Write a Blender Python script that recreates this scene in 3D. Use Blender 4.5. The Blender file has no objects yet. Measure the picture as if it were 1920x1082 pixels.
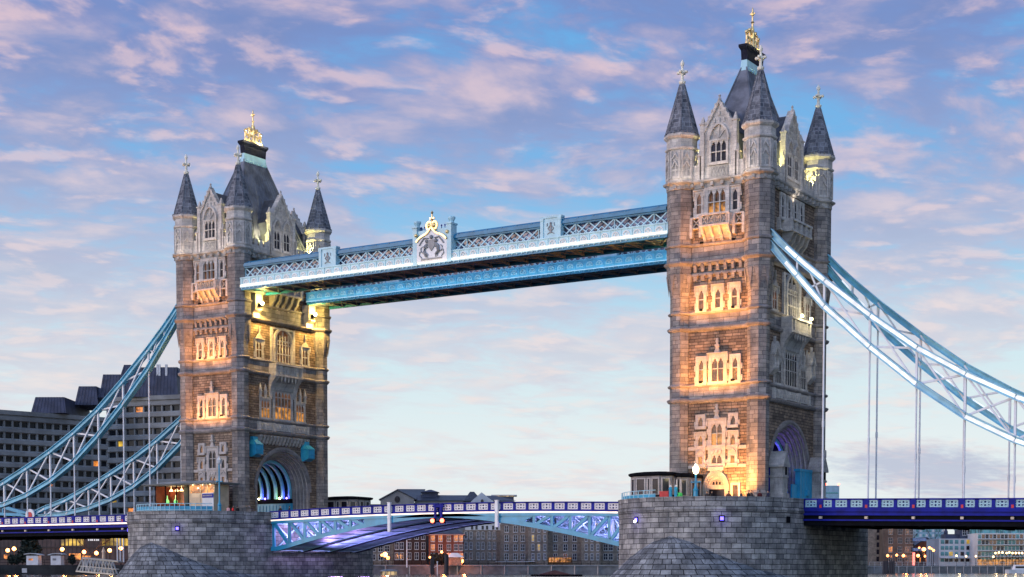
import bpy, bmesh, math, random
from math import sin, cos, pi, radians, sqrt
from mathutils import Vector, Matrix
random.seed(7)
S = bpy.context.scene
COL = S.collection

# ------------------------------------------------------------------ camera
CAM = Vector((82.87, -186.69, 0.0)); YAW = -0.5652; PITCH = -0.05256; FPX = 2978.72; PY = 1224.59
cd = bpy.data.cameras.new('camera'); cam = bpy.data.objects.new('camera', cd); COL.objects.link(cam)
cd.sensor_width = 36; cd.lens = FPX / 1920 * 36; cd.shift_y = (PY - 541) / 1920
cd.clip_start = 1; cd.clip_end = 9000
cam.location = CAM; cam.rotation_euler = (pi / 2 + PITCH, 0, -YAW)
S.camera = cam
CR = Vector((cos(YAW), -sin(YAW), 0)); CF = Vector((sin(YAW), cos(YAW), 0))
def bank(px, d, z=0.0):
    """a point on the far banks: d metres ahead, px along the picture's width"""
    k = d * cos(PITCH) / FPX
    return CAM + CF * d + CR * ((px - 960) * k) + Vector((0, 0, z))
def zat(v, d):
    """height of picture row v at distance d"""
    t = math.atan((PY - v) / FPX) + PITCH
    return d * math.tan(t)

# ------------------------------------------------------------------ colour management and render settings
S.view_settings.view_transform = 'Standard'; S.view_settings.look = 'None'
S.view_settings.exposure = 0; S.view_settings.gamma = 1
S.cycles.use_denoising = True
S.cycles.max_bounces = 5; S.cycles.diffuse_bounces = 3; S.cycles.glossy_bounces = 3
S.cycles.sample_clamp_indirect = 4

# ------------------------------------------------------------------ world: dusk sky with clouds
W = bpy.data.worlds.new('World'); S.world = W; W.use_nodes = True
nt = W.node_tree; nt.nodes.clear()
class NG:
    """tiny helper to write node maths as expressions"""
    def __init__(s, nt): s.nt = nt
    def new(s, t, **k):
        n = s.nt.nodes.new(t)
        for a, b in k.items(): setattr(n, a, b)
        return n
    def put(s, sock, v):
        if isinstance(v, bpy.types.NodeSocket): s.nt.links.new(v, sock)
        elif v is not None:
            sock.default_value = v
    def m(s, op, a, b=None, c=None, clamp=False):
        n = s.new('ShaderNodeMath', operation=op, use_clamp=clamp)
        s.put(n.inputs[0], a); s.put(n.inputs[1], b)
        if c is not None: s.put(n.inputs[2], c)
        return n.outputs[0]
    def step(s, x, lo, hi, a=0., b=1.):
        n = s.new('ShaderNodeMapRange', interpolation_type='SMOOTHSTEP')
        for i, v in enumerate((x, lo, hi, a, b)): s.put(n.inputs[i], v)
        return n.outputs[0]
    def mix(s, f, a, b, blend='MIX'):
        n = s.new('ShaderNodeMix', data_type='RGBA', blend_type=blend)
        s.put(n.inputs[0], f)
        for i, v in ((6, a), (7, b)):
            s.put(n.inputs[i], v if isinstance(v, bpy.types.NodeSocket) else (*v, 1))
        return n.outputs[2]
    def ramp(s, f, stops, interp='LINEAR'):
        n = s.new('ShaderNodeValToRGB'); s.put(n.inputs[0], f); r = n.color_ramp; r.interpolation = interp
        while len(r.elements) > 1: r.elements.remove(r.elements[-1])
        for i, (p, c) in enumerate(stops):
            e = r.elements[0] if i == 0 else r.elements.new(p)
            e.position = p; e.color = (*c, 1)
        return n.outputs[0]
    def noise(s, vec, scale, detail=4, rough=.5, dist=0., dims='3D'):
        n = s.new('ShaderNodeTexNoise', noise_dimensions=dims); s.put(n.inputs['Vector'], vec)
        n.inputs['Scale'].default_value = scale; n.inputs['Detail'].default_value = detail
        n.inputs['Roughness'].default_value = rough; n.inputs['Distortion'].default_value = dist
        return n
    def comb(s, x, y, z):
        n = s.new('ShaderNodeCombineXYZ'); s.put(n.inputs[0], x); s.put(n.inputs[1], y); s.put(n.inputs[2], z); return n.outputs[0]
    def vm(s, op, a, b=None, scale=None):
        n = s.new('ShaderNodeVectorMath', operation=op); s.put(n.inputs[0], a)
        if b is not None: s.put(n.inputs[1], b)
        if scale is not None: s.put(n.inputs['Scale'], scale)
        return n.outputs[1] if op == 'DOT_PRODUCT' else n.outputs[0]
SUN_EL, SUN_AZ = radians(7), radians(215)      # compass: clockwise from +Y
g = NG(nt)
tc = g.new('ShaderNodeTexCoord'); D = g.vm('NORMALIZE', tc.outputs['Generated'])
sx = g.new('ShaderNodeSeparateXYZ'); g.put(sx.inputs[0], D); dz = sx.outputs[2]
fr = g.vm('DOT_PRODUCT', D, tuple(CF)); rt = g.vm('DOT_PRODUCT', D, tuple(CR))      # east and south-east bearings of the sky
zc = g.m('MAXIMUM', dz, 0.0)
k = g.m('DIVIDE', 1.0, g.m('ADD', zc, 0.13))
px_, py_ = g.m('MULTIPLY', rt, k), g.m('MULTIPLY', fr, k)
P = g.comb(g.m('ADD', px_, g.m('MULTIPLY', py_, -.22)), py_, 0.3)
warp = g.noise(P, 2.2, 2)
Pw = g.vm('ADD', P, g.vm('SCALE', warp.outputs['Color'], scale=.20))
LIT = (-.03, -.075, 0)
nA = g.noise(Pw, 4.3, 8, .55).outputs[0]
nB = g.noise(g.vm('ADD', Pw, LIT), 4.3, 5, .52).outputs[0]
nC = g.noise(g.vm('ADD', Pw, (4.1, 2.2, 0)), 1.25, 3, .5).outputs[0]
nD = g.noise(g.vm('ADD', Pw, (1.1, 7.2, 0)), 13., 6, .6).outputs[0]
low = g.step(dz, .06, .33, 1., 0.)                                     # 1 at the horizon
cover = g.m('ADD', g.m('MULTIPLY', nC, .46), g.m('MULTIPLY', rt, g.m('SUBTRACT', -.05, g.m('MULTIPLY', low, .34))))
dens = g.m('ADD', nA, g.m('SUBTRACT', cover, .150))
dens = g.m('ADD', dens, g.m('MULTIPLY', g.m('SUBTRACT', nD, .5), .34))
dens = g.m('SUBTRACT', dens, g.step(dz, .02, .19, .15, 0.))            # thinner low down
mask = g.step(dens, .37, .62)
thick = g.step(dens, .50, .78)
lit = g.step(g.m('ADD', g.m('SUBTRACT', nA, nB), g.m('MULTIPLY', g.m('SUBTRACT', nD, .5), .34)), -.07, .27)
base = g.ramp(g.m('MULTIPLY', zc, 2.5), [(0, (.83, .885, .89)), (.20, (.79, .875, .895)), (.33, (.64, .82, .89)), (.45, (.37, .64, .86)), (.58, (.20, .48, .82)), (.85, (.13, .41, .80)), (1, (.10, .36, .80))])
litc = g.mix(low, (.76, .57, .64), (.93, .80, .765))
shac = g.mix(low, (.195, .29, .61), (.76, .745, .80))
cloud = g.mix(lit, shac, litc)
cloud = g.mix(g.m('MULTIPLY', thick, g.m('SUBTRACT', .62, g.m('MULTIPLY', lit, .5))), cloud, g.mix(low, (.20, .245, .49), (.66, .64, .72)))
sky = g.mix(g.m('MULTIPLY', mask, g.m('SUBTRACT', .92, g.m('MULTIPLY', low, .22))), base, cloud)
# a second, finer layer of broken puffs
P2 = g.vm('ADD', Pw, (7.3, 3.1, 0)); nE = g.noise(P2, 8.2, 6, .55).outputs[0]; nF = g.noise(g.vm('ADD', P2, (-.02, -.05, 0)), 8.2, 4, .5).outputs[0]
d2 = g.m('ADD', nE, g.m('ADD', g.m('MULTIPLY', g.m('SUBTRACT', nC, .5), .35), g.m('MULTIPLY', rt, -.10)))
l2 = g.step(g.m('SUBTRACT', nE, nF), -.05, .14)
sky = g.mix(g.m('MULTIPLY', g.step(d2, .47, .68), g.m('SUBTRACT', .72, g.m('MULTIPLY', low, .30))), sky, g.mix(l2, g.mix(low, (.205, .28, .58), (.72, .71, .78)), litc))
# a low bank of violet cloud away to the right
bx = g.m('SUBTRACT', g.m('DIVIDE', rt, fr), .262); bz = g.m('SUBTRACT', g.m('DIVIDE', dz, fr), .062)
bd = g.m('ADD', g.m('POWER', g.m('DIVIDE', bx, .062), 2.), g.m('POWER', g.m('DIVIDE', g.m('ADD', bz, g.m('MULTIPLY', bx, .10)), .018), 2.))
bm_ = g.m('MULTIPLY', g.step(g.m('ADD', bd, g.m('MULTIPLY', g.m('SUBTRACT', nD, .5), 2.2)), .1, 1.5, .66, 0.), g.step(fr, .3, .6))
sky = g.mix(bm_, sky, g.mix(g.step(nA, .42, .6), (.40, .43, .62), (.70, .55, .62)))
GLOW = (-CF * .72 - CR * .62).normalized()                             # the afterglow stands behind the camera's left shoulder
back = g.step(g.vm('DOT_PRODUCT', D, tuple(GLOW)), -.25, .85, 1., 2.45)
back = g.m('MULTIPLY', back, g.step(rt, .42, .85, 1., .42))            # the sky away to the right is already dark
back = g.m('MULTIPLY', back, g.step(dz, .45, .95, 1., .6))
sky = g.mix(1.0, sky, g.comb(back, back, back), 'MULTIPLY')
nish = g.new('ShaderNodeTexSky'); nish.sky_type = 'NISHITA'; nish.sun_disc = False
nish.sun_elevation = SUN_EL; nish.sun_rotation = SUN_AZ
b1 = g.new('ShaderNodeBackground'); g.put(b1.inputs[0], sky); b1.inputs[1].default_value = 0.97
b2 = g.new('ShaderNodeBackground'); g.put(b2.inputs[0], nish.outputs[0]); b2.inputs[1].default_value = 0.006
ad = g.new('ShaderNodeAddShader'); nt.links.new(b1.outputs[0], ad.inputs[0]); nt.links.new(b2.outputs[0], ad.inputs[1])
wo = g.new('ShaderNodeOutputWorld'); nt.links.new(ad.outputs[0], wo.inputs[0])

# ------------------------------------------------------------------ sun (weak, low, soft)
sl = bpy.data.lights.new('sun', 'SUN'); sl.energy = 1.0; sl.angle = radians(12); sl.color = (1.0, .68, .46)
so = bpy.data.objects.new('sun', sl); COL.objects.link(so)
sd = Vector((sin(SUN_AZ) * cos(SUN_EL), cos(SUN_AZ) * cos(SUN_EL), sin(SUN_EL)))
so.rotation_euler = (-sd).to_track_quat('-Z', 'Y').to_euler(); so.location = (0, -150, 120)

# ================================================================== materials
def material(name):
    m = bpy.data.materials.new(name); m.use_nodes = True
    n = m.node_tree; n.nodes.clear(); q = NG(n)
    out = q.new('ShaderNodeOutputMaterial'); b = q.new('ShaderNodeBsdfPrincipled')
    n.links.new(b.outputs[0], out.inputs[0])
    return m, q, b
def plain(name, c, rough=.6, metal=0., var=.18, scale=1.2, bump=0., spec=.5):
    m, q, b = material(name)
    t = q.new('ShaderNodeTexCoord').outputs['Object']
    n = q.noise(t, scale, 6, .6).outputs[0]
    f = q.step(n, .3, .7, 1 - var, 1 + var)
    q.put(b.inputs['Base Color'], q.mix(1., c, q.comb(f, f, f), 'MULTIPLY'))
    b.inputs['Roughness'].default_value = rough; b.inputs['Metallic'].default_value = metal
    b.inputs['Specular IOR Level'].default_value = spec
    if bump:
        bp = q.new('ShaderNodeBump'); bp.inputs['Strength'].default_value = bump
        q.put(bp.inputs['Height'], q.noise(t, scale * 6, 4).outputs[0]); q.nt.links.new(bp.outputs[0], b.inputs['Normal'])
    return m
def glow(name, c, s, var=0.):
    m, q, b = material(name)
    b.inputs['Base Color'].default_value = (.4, .4, .4, 1)
    b.inputs['Emission Color'].default_value = (*c, 1); b.inputs['Emission Strength'].default_value = s
    if var:
        t = q.new('ShaderNodeTexCoord').outputs['Object']
        q.put(b.inputs['Emission Strength'], q.step(q.noise(t, .9, 3).outputs[0], .35, .65, s * (1 - var), s * (1 + var)))
    return m
def masonry(name, c1, c2, mortar, bw, bh, ms=.014, stain=.45, dark=(.35, .36, .38), rough=.85, scol=.5, bump=.5, seed=0, streak=False):
    m, q, b = material(name)
    tcn = q.new('ShaderNodeTexCoord'); uv = tcn.outputs['UV']; ob = tcn.outputs['Object']
    wob = q.vm('SCALE', q.vm('SUBTRACT', q.noise(uv, 1.4, 2).outputs['Color'], (.5, .5, .5)), scale=.05)
    br = q.new('ShaderNodeTexBrick'); br.offset = .5; br.offset_frequency = 2; br.squash = 1.35; br.squash_frequency = 3
    q.put(br.inputs['Vector'], q.vm('ADD', q.vm('ADD', uv, wob), (seed * 3.1, 0, 0)))
    q.put(br.inputs['Color1'], (*c1, 1)); q.put(br.inputs['Color2'], (*c2, 1)); q.put(br.inputs['Mortar'], (*mortar, 1))
    for kk, v in (('Scale', 1), ('Mortar Size', ms), ('Mortar Smooth', .3), ('Bias', 0), ('Brick Width', bw), ('Row Height', bh)):
        br.inputs[kk].default_value = v
    # extra block to block variation: blotches about the size of a few blocks
    n1 = q.noise(ob, .55 + seed * .03, 5, .62).outputs[0]
    n2 = q.noise(q.vm('MULTIPLY', ob, (1.6, 1.6, .35) if streak else (1, 1, 1)), 1.1, 6, .65).outputs[0]
    n3 = q.noise(uv, 9, 3, .6).outputs[0]
    f = q.m('MULTIPLY', q.step(n1, .3, .72, 1 - stain * .6, 1 + stain * .35), q.step(n3, .25, .75, .84, 1.16))
    col = q.mix(1., br.outputs['Color'], q.comb(f, f, f), 'MULTIPLY')
    col = q.mix(q.step(n2, .52, .74, 0., scol), col, dark)
    q.put(b.inputs['Base Color'], col); b.inputs['Roughness'].default_value = rough
    b.inputs['Specular IOR Level'].default_value = .3
    bp = q.new('ShaderNodeBump'); bp.inputs['Strength'].default_value = bump; bp.inputs['Distance'].default_value = .06
    h = q.m('ADD', q.m('MULTIPLY', br.outputs['Fac'], -1.), q.m('MULTIPLY', n3, .5))
    q.put(bp.inputs['Height'], h); q.nt.links.new(bp.outputs[0], b.inputs['Normal'])
    return m
ASH = masonry('granite_ashlar', (.36, .325, .285), (.20, .19, .185), (.045, .045, .048), 1.05, .5, ms=.022, streak=True, stain=.6, scol=.4, dark=(.13, .135, .15))
ASH2 = masonry('granite_band', (.41, .375, .34), (.20, .195, .20), (.045, .045, .05), 1.35, .62, ms=.02, stain=.6, scol=.4, dark=(.13, .135, .15), seed=3)
RUB = masonry('rough_granite', (.37, .275, .195), (.165, .125, .095), (.03, .028, .026), .82, .36, ms=.03, stain=.7, scol=.4, dark=(.12, .11, .11), bump=.9, seed=1)
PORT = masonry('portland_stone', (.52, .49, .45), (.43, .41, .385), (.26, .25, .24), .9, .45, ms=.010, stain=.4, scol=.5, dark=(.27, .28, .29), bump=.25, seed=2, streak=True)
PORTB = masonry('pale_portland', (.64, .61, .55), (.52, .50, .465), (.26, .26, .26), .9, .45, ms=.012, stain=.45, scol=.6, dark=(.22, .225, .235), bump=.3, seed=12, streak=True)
FINI = plain('lit_tint_stone', (.86, .82, .66), .6, 0, .12)  # brighter than the stone: lamplight on the crosses is put into the colour
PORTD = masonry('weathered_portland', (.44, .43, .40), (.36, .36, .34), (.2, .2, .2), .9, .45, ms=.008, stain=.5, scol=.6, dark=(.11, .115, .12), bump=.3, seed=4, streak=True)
CORN = masonry('cornice_stone', (.34, .31, .29), (.24, .23, .23), (.1, .1, .1), 1.6, .9, ms=.01, stain=.5, scol=.5, dark=(.09, .09, .095), bump=.3, seed=5)
SPIRE = masonry('spire_stone', (.22, .235, .26), (.085, .095, .115), (.26, .28, .31), .66, .55, ms=.055, stain=.6, scol=.6, dark=(.05, .055, .07), seed=6)
PIER = masonry('pier_granite', (.42, .42, .395), (.20, .205, .205), (.014, .015, .017), 1.22, .60, ms=.032, stain=.75, scol=.55, dark=(.10, .115, .125), seed=7, streak=True, bump=.8)
DOME = masonry('cutwater_granite', (.32, .355, .37), (.13, .15, .165), (.012, .013, .015), .95, .60, ms=.04, stain=.8, scol=.7, dark=(.06, .07, .08), seed=8, streak=True, bump=.8)
BRICK = masonry('stock_brick', (.37, .325, .265), (.26, .23, .19), (.10, .09, .08), .45, .15, ms=.02, stain=.6, scol=.45, dark=(.07, .06, .05), seed=9)
REDB = masonry('red_brick', (.30, .085, .045), (.22, .06, .035), (.12, .08, .06), .45, .15, ms=.02, stain=.4, scol=.3, dark=(.1, .04, .03), seed=10)
LEAD = plain('roof_lead', (.125, .14, .17), .55, .0, .45, .5, .3)
SLATE = plain('slate', (.055, .065, .085), .5, 0, .4, 1.2, .3)
NAVYL = plain('black_lead', (.010, .013, .03), .7, 0, .3, 1.2, 0., .15)
CYAN = plain('bridge_blue_paint', (.026, .33, .52), .42, 0, .14, .8)
CYANL = plain('pale_blue_paint', (.40, .67, .75), .45, 0, .12, .8)
CYAND = plain('deep_blue_paint', (.014, .20, .36), .45, 0, .2, .8)
WHITE = plain('white_paint', (.74, .78, .80), .45, 0, .08, .8)
NAVY = plain('navy_paint', (.006, .014, .25), .6, 0, .25, .8, 0., .2)
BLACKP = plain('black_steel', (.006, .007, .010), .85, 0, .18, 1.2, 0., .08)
RED = plain('red_paint', (.55, .02, .03), .5)
GOLD = plain('gilding', (.90, .66, .30), .32, .85, .25, 2)
CONC = plain('weathered_concrete', (.205, .23, .235), .9, 0, .35, .12)
CONC2 = plain('pale_concrete', (.23, .24, .235), .9, 0, .3, .15)
MANS = plain('dark_cladding', (.035, .045, .08), .6, 0, .4, .4)
ASPH = plain('asphalt', (.05, .05, .052), .9, 0, .25)
FLAG = plain('paving', (.17, .165, .16), .9, 0, .25)
PALEW = plain('white_render', (.55, .60, .62), .7, 0, .15, .3)
BARK = plain('bark', (.05, .04, .035), .9, 0, .3)
LEAF = plain('dark_foliage', (.018, .03, .02), .9, 0, .5, 3)
SKIN = plain('skin', (.45, .28, .2), .6); HAIR = plain('hair', (.03, .02, .015), .7)
MUD = plain('river_wall_dark', (.035, .037, .036), .95, 0, .5, .3)
QUAY = plain('quay_concrete', (.17, .18, .18), .9, 0, .4, .3)
GREY = plain('grey_steel', (.25, .27, .28), .5)
def glass(name, c, rough=.12):
    m, q, b = material(name)
    t = q.new('ShaderNodeTexCoord').outputs['Object']
    f = q.step(q.noise(t, .6, 2).outputs[0], .35, .65, .5, 1.5)
    q.put(b.inputs['Base Color'], q.mix(1., c, q.comb(f, f, f), 'MULTIPLY')); b.inputs['Roughness'].default_value = rough
    b.inputs['Specular IOR Level'].default_value = .22
    return m
GDARK = glass('dark_glass', (.02, .02, .03)); GWALK = glass('walkway_glass', (.20, .22, .33), .2)
GTEAL = glass('teal_glass', (.10, .30, .32), .2); GHOT = glass('hotel_glass', (.012, .016, .022), .1)
def litpane(name, c, s, sc=.7):
    """a room behind glass with the lamps on: uneven brightness"""
    m, q, b = material(name)
    t = q.new('ShaderNodeTexCoord').outputs['Object']
    n = q.noise(t, sc, 3, .6, .4).outputs[0]
    b.inputs['Base Color'].default_value = (.03, .025, .02, 1); b.inputs['Roughness'].default_value = .15
    b.inputs['Emission Color'].default_value = (*c, 1)
    q.put(b.inputs['Emission Strength'], q.step(n, .36, .66, s * .12, s))
    return m
PAMB = litpane('amber_window', (.95, .38, .06), .85, 1.0); PAMD = litpane('dim_amber_window', (.55, .20, .06), .30, 1.2)
PYEL = litpane('yellow_window', (1., .62, .06), 1.1, .25); PORA = litpane('orange_window', (1., .30, .04), 1.3, .9)
PWARM = litpane('warm_lit_wall', (1., .70, .36), .75, .5)
LEDW = glow('white_light_strip', (1., .78, .60), 1.5, .2); LEDC = glow('white_chain_light', (.93, .97, 1.), .80, .25)
TEAL = plain('chain_teal_paint', (.17, .52, .68), .45, 0, .2, .5); FARC = plain('walkway_turquoise', (.12, .46, .64), .45, 0, .15, .8)
LEDP = glow('violet_light', (.45, .25, 1.), 6.0); LEDB = glow('blue_light', (.10, .06, 1.), 4.); LEDX = glow('bright_lens', (1., .85, .45), 25.)
LAMPO = glow('orange_lamp_globe', (1., .30, .06), 6.); LAMPY = glow('warm_lamp_globe', (1., .66, .28), 4.); LAMPR = glow('red_signal_lamp', (1., .10, .04), 9.)
LEDG = glow('green_lamp', (.05, .9, .12), .9)

# ================================================================== mesh builder
class MB:
    def __init__(s, org=(0, 0, 0)): s.v = []; s.f = []; s.mi = []; s.uv = {}; s.cur = 0; s.org = Vector(org); s.T = None
    def mat(s, i): s.cur = i; return s
    def p(s, v):
        v = Vector(v)
        if s.T is not None: v = s.T(v)
        s.v.append(v); return len(s.v) - 1
    def face(s, ids, uv=None):
        s.f.append(tuple(ids)); s.mi.append(s.cur)
        if uv: s.uv[len(s.f) - 1] = uv
    def poly(s, pts): s.face([s.p(q) for q in pts])
    def hexa(s, c):
        i = [s.p(q) for q in c]          # bottom 4 then top 4, same turn
        for a in ((3, 2, 1, 0), (4, 5, 6, 7), (0, 1, 5, 4), (1, 2, 6, 5), (2, 3, 7, 6), (3, 0, 4, 7)): s.face([i[k] for k in a])
    def box(s, x0, x1, y0, y1, z0, z1):
        s.hexa([(x0, y0, z0), (x1, y0, z0), (x1, y1, z0), (x0, y1, z0), (x0, y0, z1), (x1, y0, z1), (x1, y1, z1), (x0, y1, z1)])
    def frust(s, x0, x1, y0, y1, z0, X0, X1, Y0, Y1, z1):
        s.hexa([(x0, y0, z0), (x1, y0, z0), (x1, y1, z0), (x0, y1, z0), (X0, Y0, z1), (X1, Y0, z1), (X1, Y1, z1), (X0, Y1, z1)])
    def loft(s, loops, cap=True, close=True):
        L = [[s.p(q) for q in lp] for lp in loops]; n = len(L[0])
        for a, b in zip(L, L[1:]):
            for i in range(n if close else n - 1):
                j = (i + 1) % n; s.face((a[i], a[j], b[j], b[i]))
        if cap: s.face(L[0][::-1]); s.face(L[-1])
    def ext(s, pts, a, b):
        """extrude a polygon of points given as function values: pts at offset a and b along the third axis of s.T"""
        s.loft([[(u, a, z) for u, z in pts], [(u, b, z) for u, z in pts]])
    def ngon(s, n, r, z, cx=0, cy=0, ph=0): return [(cx + r * cos(ph + 2 * pi * i / n), cy + r * sin(ph + 2 * pi * i / n), z) for i in range(n)]
    def lathe(s, prof, n=8, cx=0, cy=0, ph=None):
        ph = pi / n if ph is None else ph
        s.loft([s.ngon(n, max(r, .003), z, cx, cy, ph) for r, z in prof])
    def bar(s, a, b, w, h=None, up=(0, 0, 1)):
        a, b = Vector(a), Vector(b); h = w if h is None else h
        d = (b - a).normalized(); up = Vector(up)
        if abs(d.dot(up)) > .99: up = Vector((0, 1, 0)) if abs(d.y) < .9 else Vector((1, 0, 0))
        r = d.cross(up).normalized() * w / 2; u = r.cross(d).normalized() * h / 2
        s.hexa([a - r - u, a + r - u, a + r + u, a - r + u, b - r - u, b + r - u, b + r + u, b - r + u])
    def tube(s, pts, r, n=6):
        pts = [Vector(q) for q in pts]; loops = []
        for i, q in enumerate(pts):
            d = (pts[min(i + 1, len(pts) - 1)] - pts[max(i - 1, 0)]).normalized()
            up = Vector((0, 0, 1)) if abs(d.z) < .95 else Vector((1, 0, 0))
            x = d.cross(up).normalized(); y = x.cross(d)
            rr = r[i] if isinstance(r, (list, tuple)) else r
            loops.append([q + x * rr * cos(2 * pi * k / n) + y * rr * sin(2 * pi * k / n) for k in range(n)])
        s.loft(loops)
    def ball(s, c, r, n=8, m=5):
        c = Vector(c); s.loft([[c + Vector((r * sin(pi * j / m) * cos(2 * pi * i / n), r * sin(pi * j / m) * sin(2 * pi * i / n), -r * cos(pi * j / m))) for i in range(n)] if 0 < j < m else
                [c + Vector((r * .05 * cos(2 * pi * i / n), r * .05 * sin(2 * pi * i / n), -r if j == 0 else r)) for i in range(n)] for j in range(m + 1)])
    def ring(s, fn, r0, r1, o0, o1, n=20, a0=0., a1=pi):
        """an arch ring between radii r0<r1 and offsets o0..o1; fn(r,angle)->(u,z)"""
        loops = []
        for i in range(n + 1):
            t = a0 + (a1 - a0) * i / n
            (ua, za), (ub, zb) = fn(r0, t), fn(r1, t)
            loops.append([(ua, o0, za), (ub, o0, zb), (ub, o1, zb), (ua, o1, za)])
        s.loft(loops)
    def build(s, name, mats, parent=None, smooth=False, fix=True):
        me = bpy.data.meshes.new(name)
        me.from_pydata([tuple(v - s.org) for v in s.v], [], s.f)
        mats = mats if isinstance(mats, (list, tuple)) else [mats]
        for m in mats: me.materials.append(m)
        me.polygons.foreach_set('material_index', s.mi)
        if fix:
            b = bmesh.new(); b.from_mesh(me); bmesh.ops.recalc_face_normals(b, faces=b.faces); b.to_mesh(me); b.free()
        uvl = me.uv_layers.new(name='UVMap'); vs = s.v
        for pl in me.polygons:
            if pl.index in s.uv:
                mp = dict(zip(s.f[pl.index], s.uv[pl.index]))
                for li in pl.loop_indices: uvl.data[li].uv = mp[me.loops[li].vertex_index]
                continue
            n = pl.normal; t = Vector((-n.y, n.x, 0))
            if t.length < .15: t = Vector((1, 0, 0)); bt = Vector((0, 1, 0)); off = 0
            else: t.normalize(); bt = n.cross(t); off = 0
            for li in pl.loop_indices:
                co = vs[me.loops[li].vertex_index]; uvl.data[li].uv = (co.dot(t), co.dot(bt))
        if smooth: me.polygons.foreach_set('use_smooth', [True] * len(me.polygons))
        o = bpy.data.objects.new(name, me); COL.objects.link(o)
        if parent: o.parent = parent
        return o
def tag(o, label=None, cat=None, group=None, kind=None):
    for k_, v in (('label', label), ('category', cat), ('group', group), ('kind', kind)):
        if v: o[k_] = v
    return o
def thing(name, label, cat, loc=(0, 0, 0), rz=0., group=None):
    o = bpy.data.objects.new(name, None); o.empty_display_size = .5; COL.objects.link(o)
    o.location = loc; o.rotation_euler = (0, 0, rz)
    return tag(o, label, cat, group)
def copy_tree(o, parent=None):
    c = o.copy(); COL.objects.link(c)
    if parent is not None: c.parent = parent; c.matrix_parent_inverse = o.matrix_parent_inverse
    for ch in list(o.children): copy_tree(ch, c)
    return c
def lamp(kind, loc, e, col, parent=None, org=(0, 0, 0), target=None, size=.3, size_y=None, angle=100, blend=.6):
    l = bpy.data.lights.new('lamp', kind); l.energy = e; l.color = col
    if kind == 'AREA':
        l.size = size
        if size_y: l.shape = 'RECTANGLE'; l.size_y = size_y
    else: l.shadow_soft_size = size
    if kind == 'SPOT': l.spot_size = radians(angle); l.spot_blend = blend
    o = bpy.data.objects.new('lamp', l); COL.objects.link(o); o.location = Vector(loc) - Vector(org)
    if target is not None: o.rotation_euler = (Vector(target) - Vector(loc)).to_track_quat('-Z', 'Y').to_euler()
    if parent: o.parent = parent
    return o

# ================================================================== the two towers
TA, TB, DX = 5.153, 9.143, 82.3           # half spacing of the corner turrets; distance between tower centres
YW, XW = TB + .30, TA + .25               # wall planes
ZF = 7.2                                  # road level
RUNS = 0
def oct_loop(A, z, cx, cy): return [(cx + A / cos(pi / 8) * cos(pi / 8 + pi / 4 * i), cy + A / cos(pi / 8) * sin(pi / 8 + pi / 4 * i), z) for i in range(8)]
def outline(A, w):
    """plan outline of the tower with octagonal corners of apothem A and walls w outside the turret axes"""
    t = A * math.tan(pi / 8); xw, yw = TA + w, TB + w; out = []
    # start at the south wall by the south-east turret and go round
    se = [(TA - A, -yw), (TA - A, -TB - t), (TA - t, -TB - A), (TA + t, -TB - A), (TA + A, -TB - t), (TA + A, -TB + t), (TA + t, -TB + A), (xw, -TB + A)]
    if w >= t: se[0] = (TA - A + (w - t), -yw); se[1] = (TA - A + (w - t) + .001, -yw); se[-2] = (xw, -TB + A - (w - t) - .001); se[-1] = (xw, -TB + A - (w - t))
    out += se
    out += [(x, -y) for x, y in reversed(se)]
    out += [(-x, -y) for x, y in se]
    out += [(-x, y) for x, y in reversed(se)]
    return out
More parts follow.
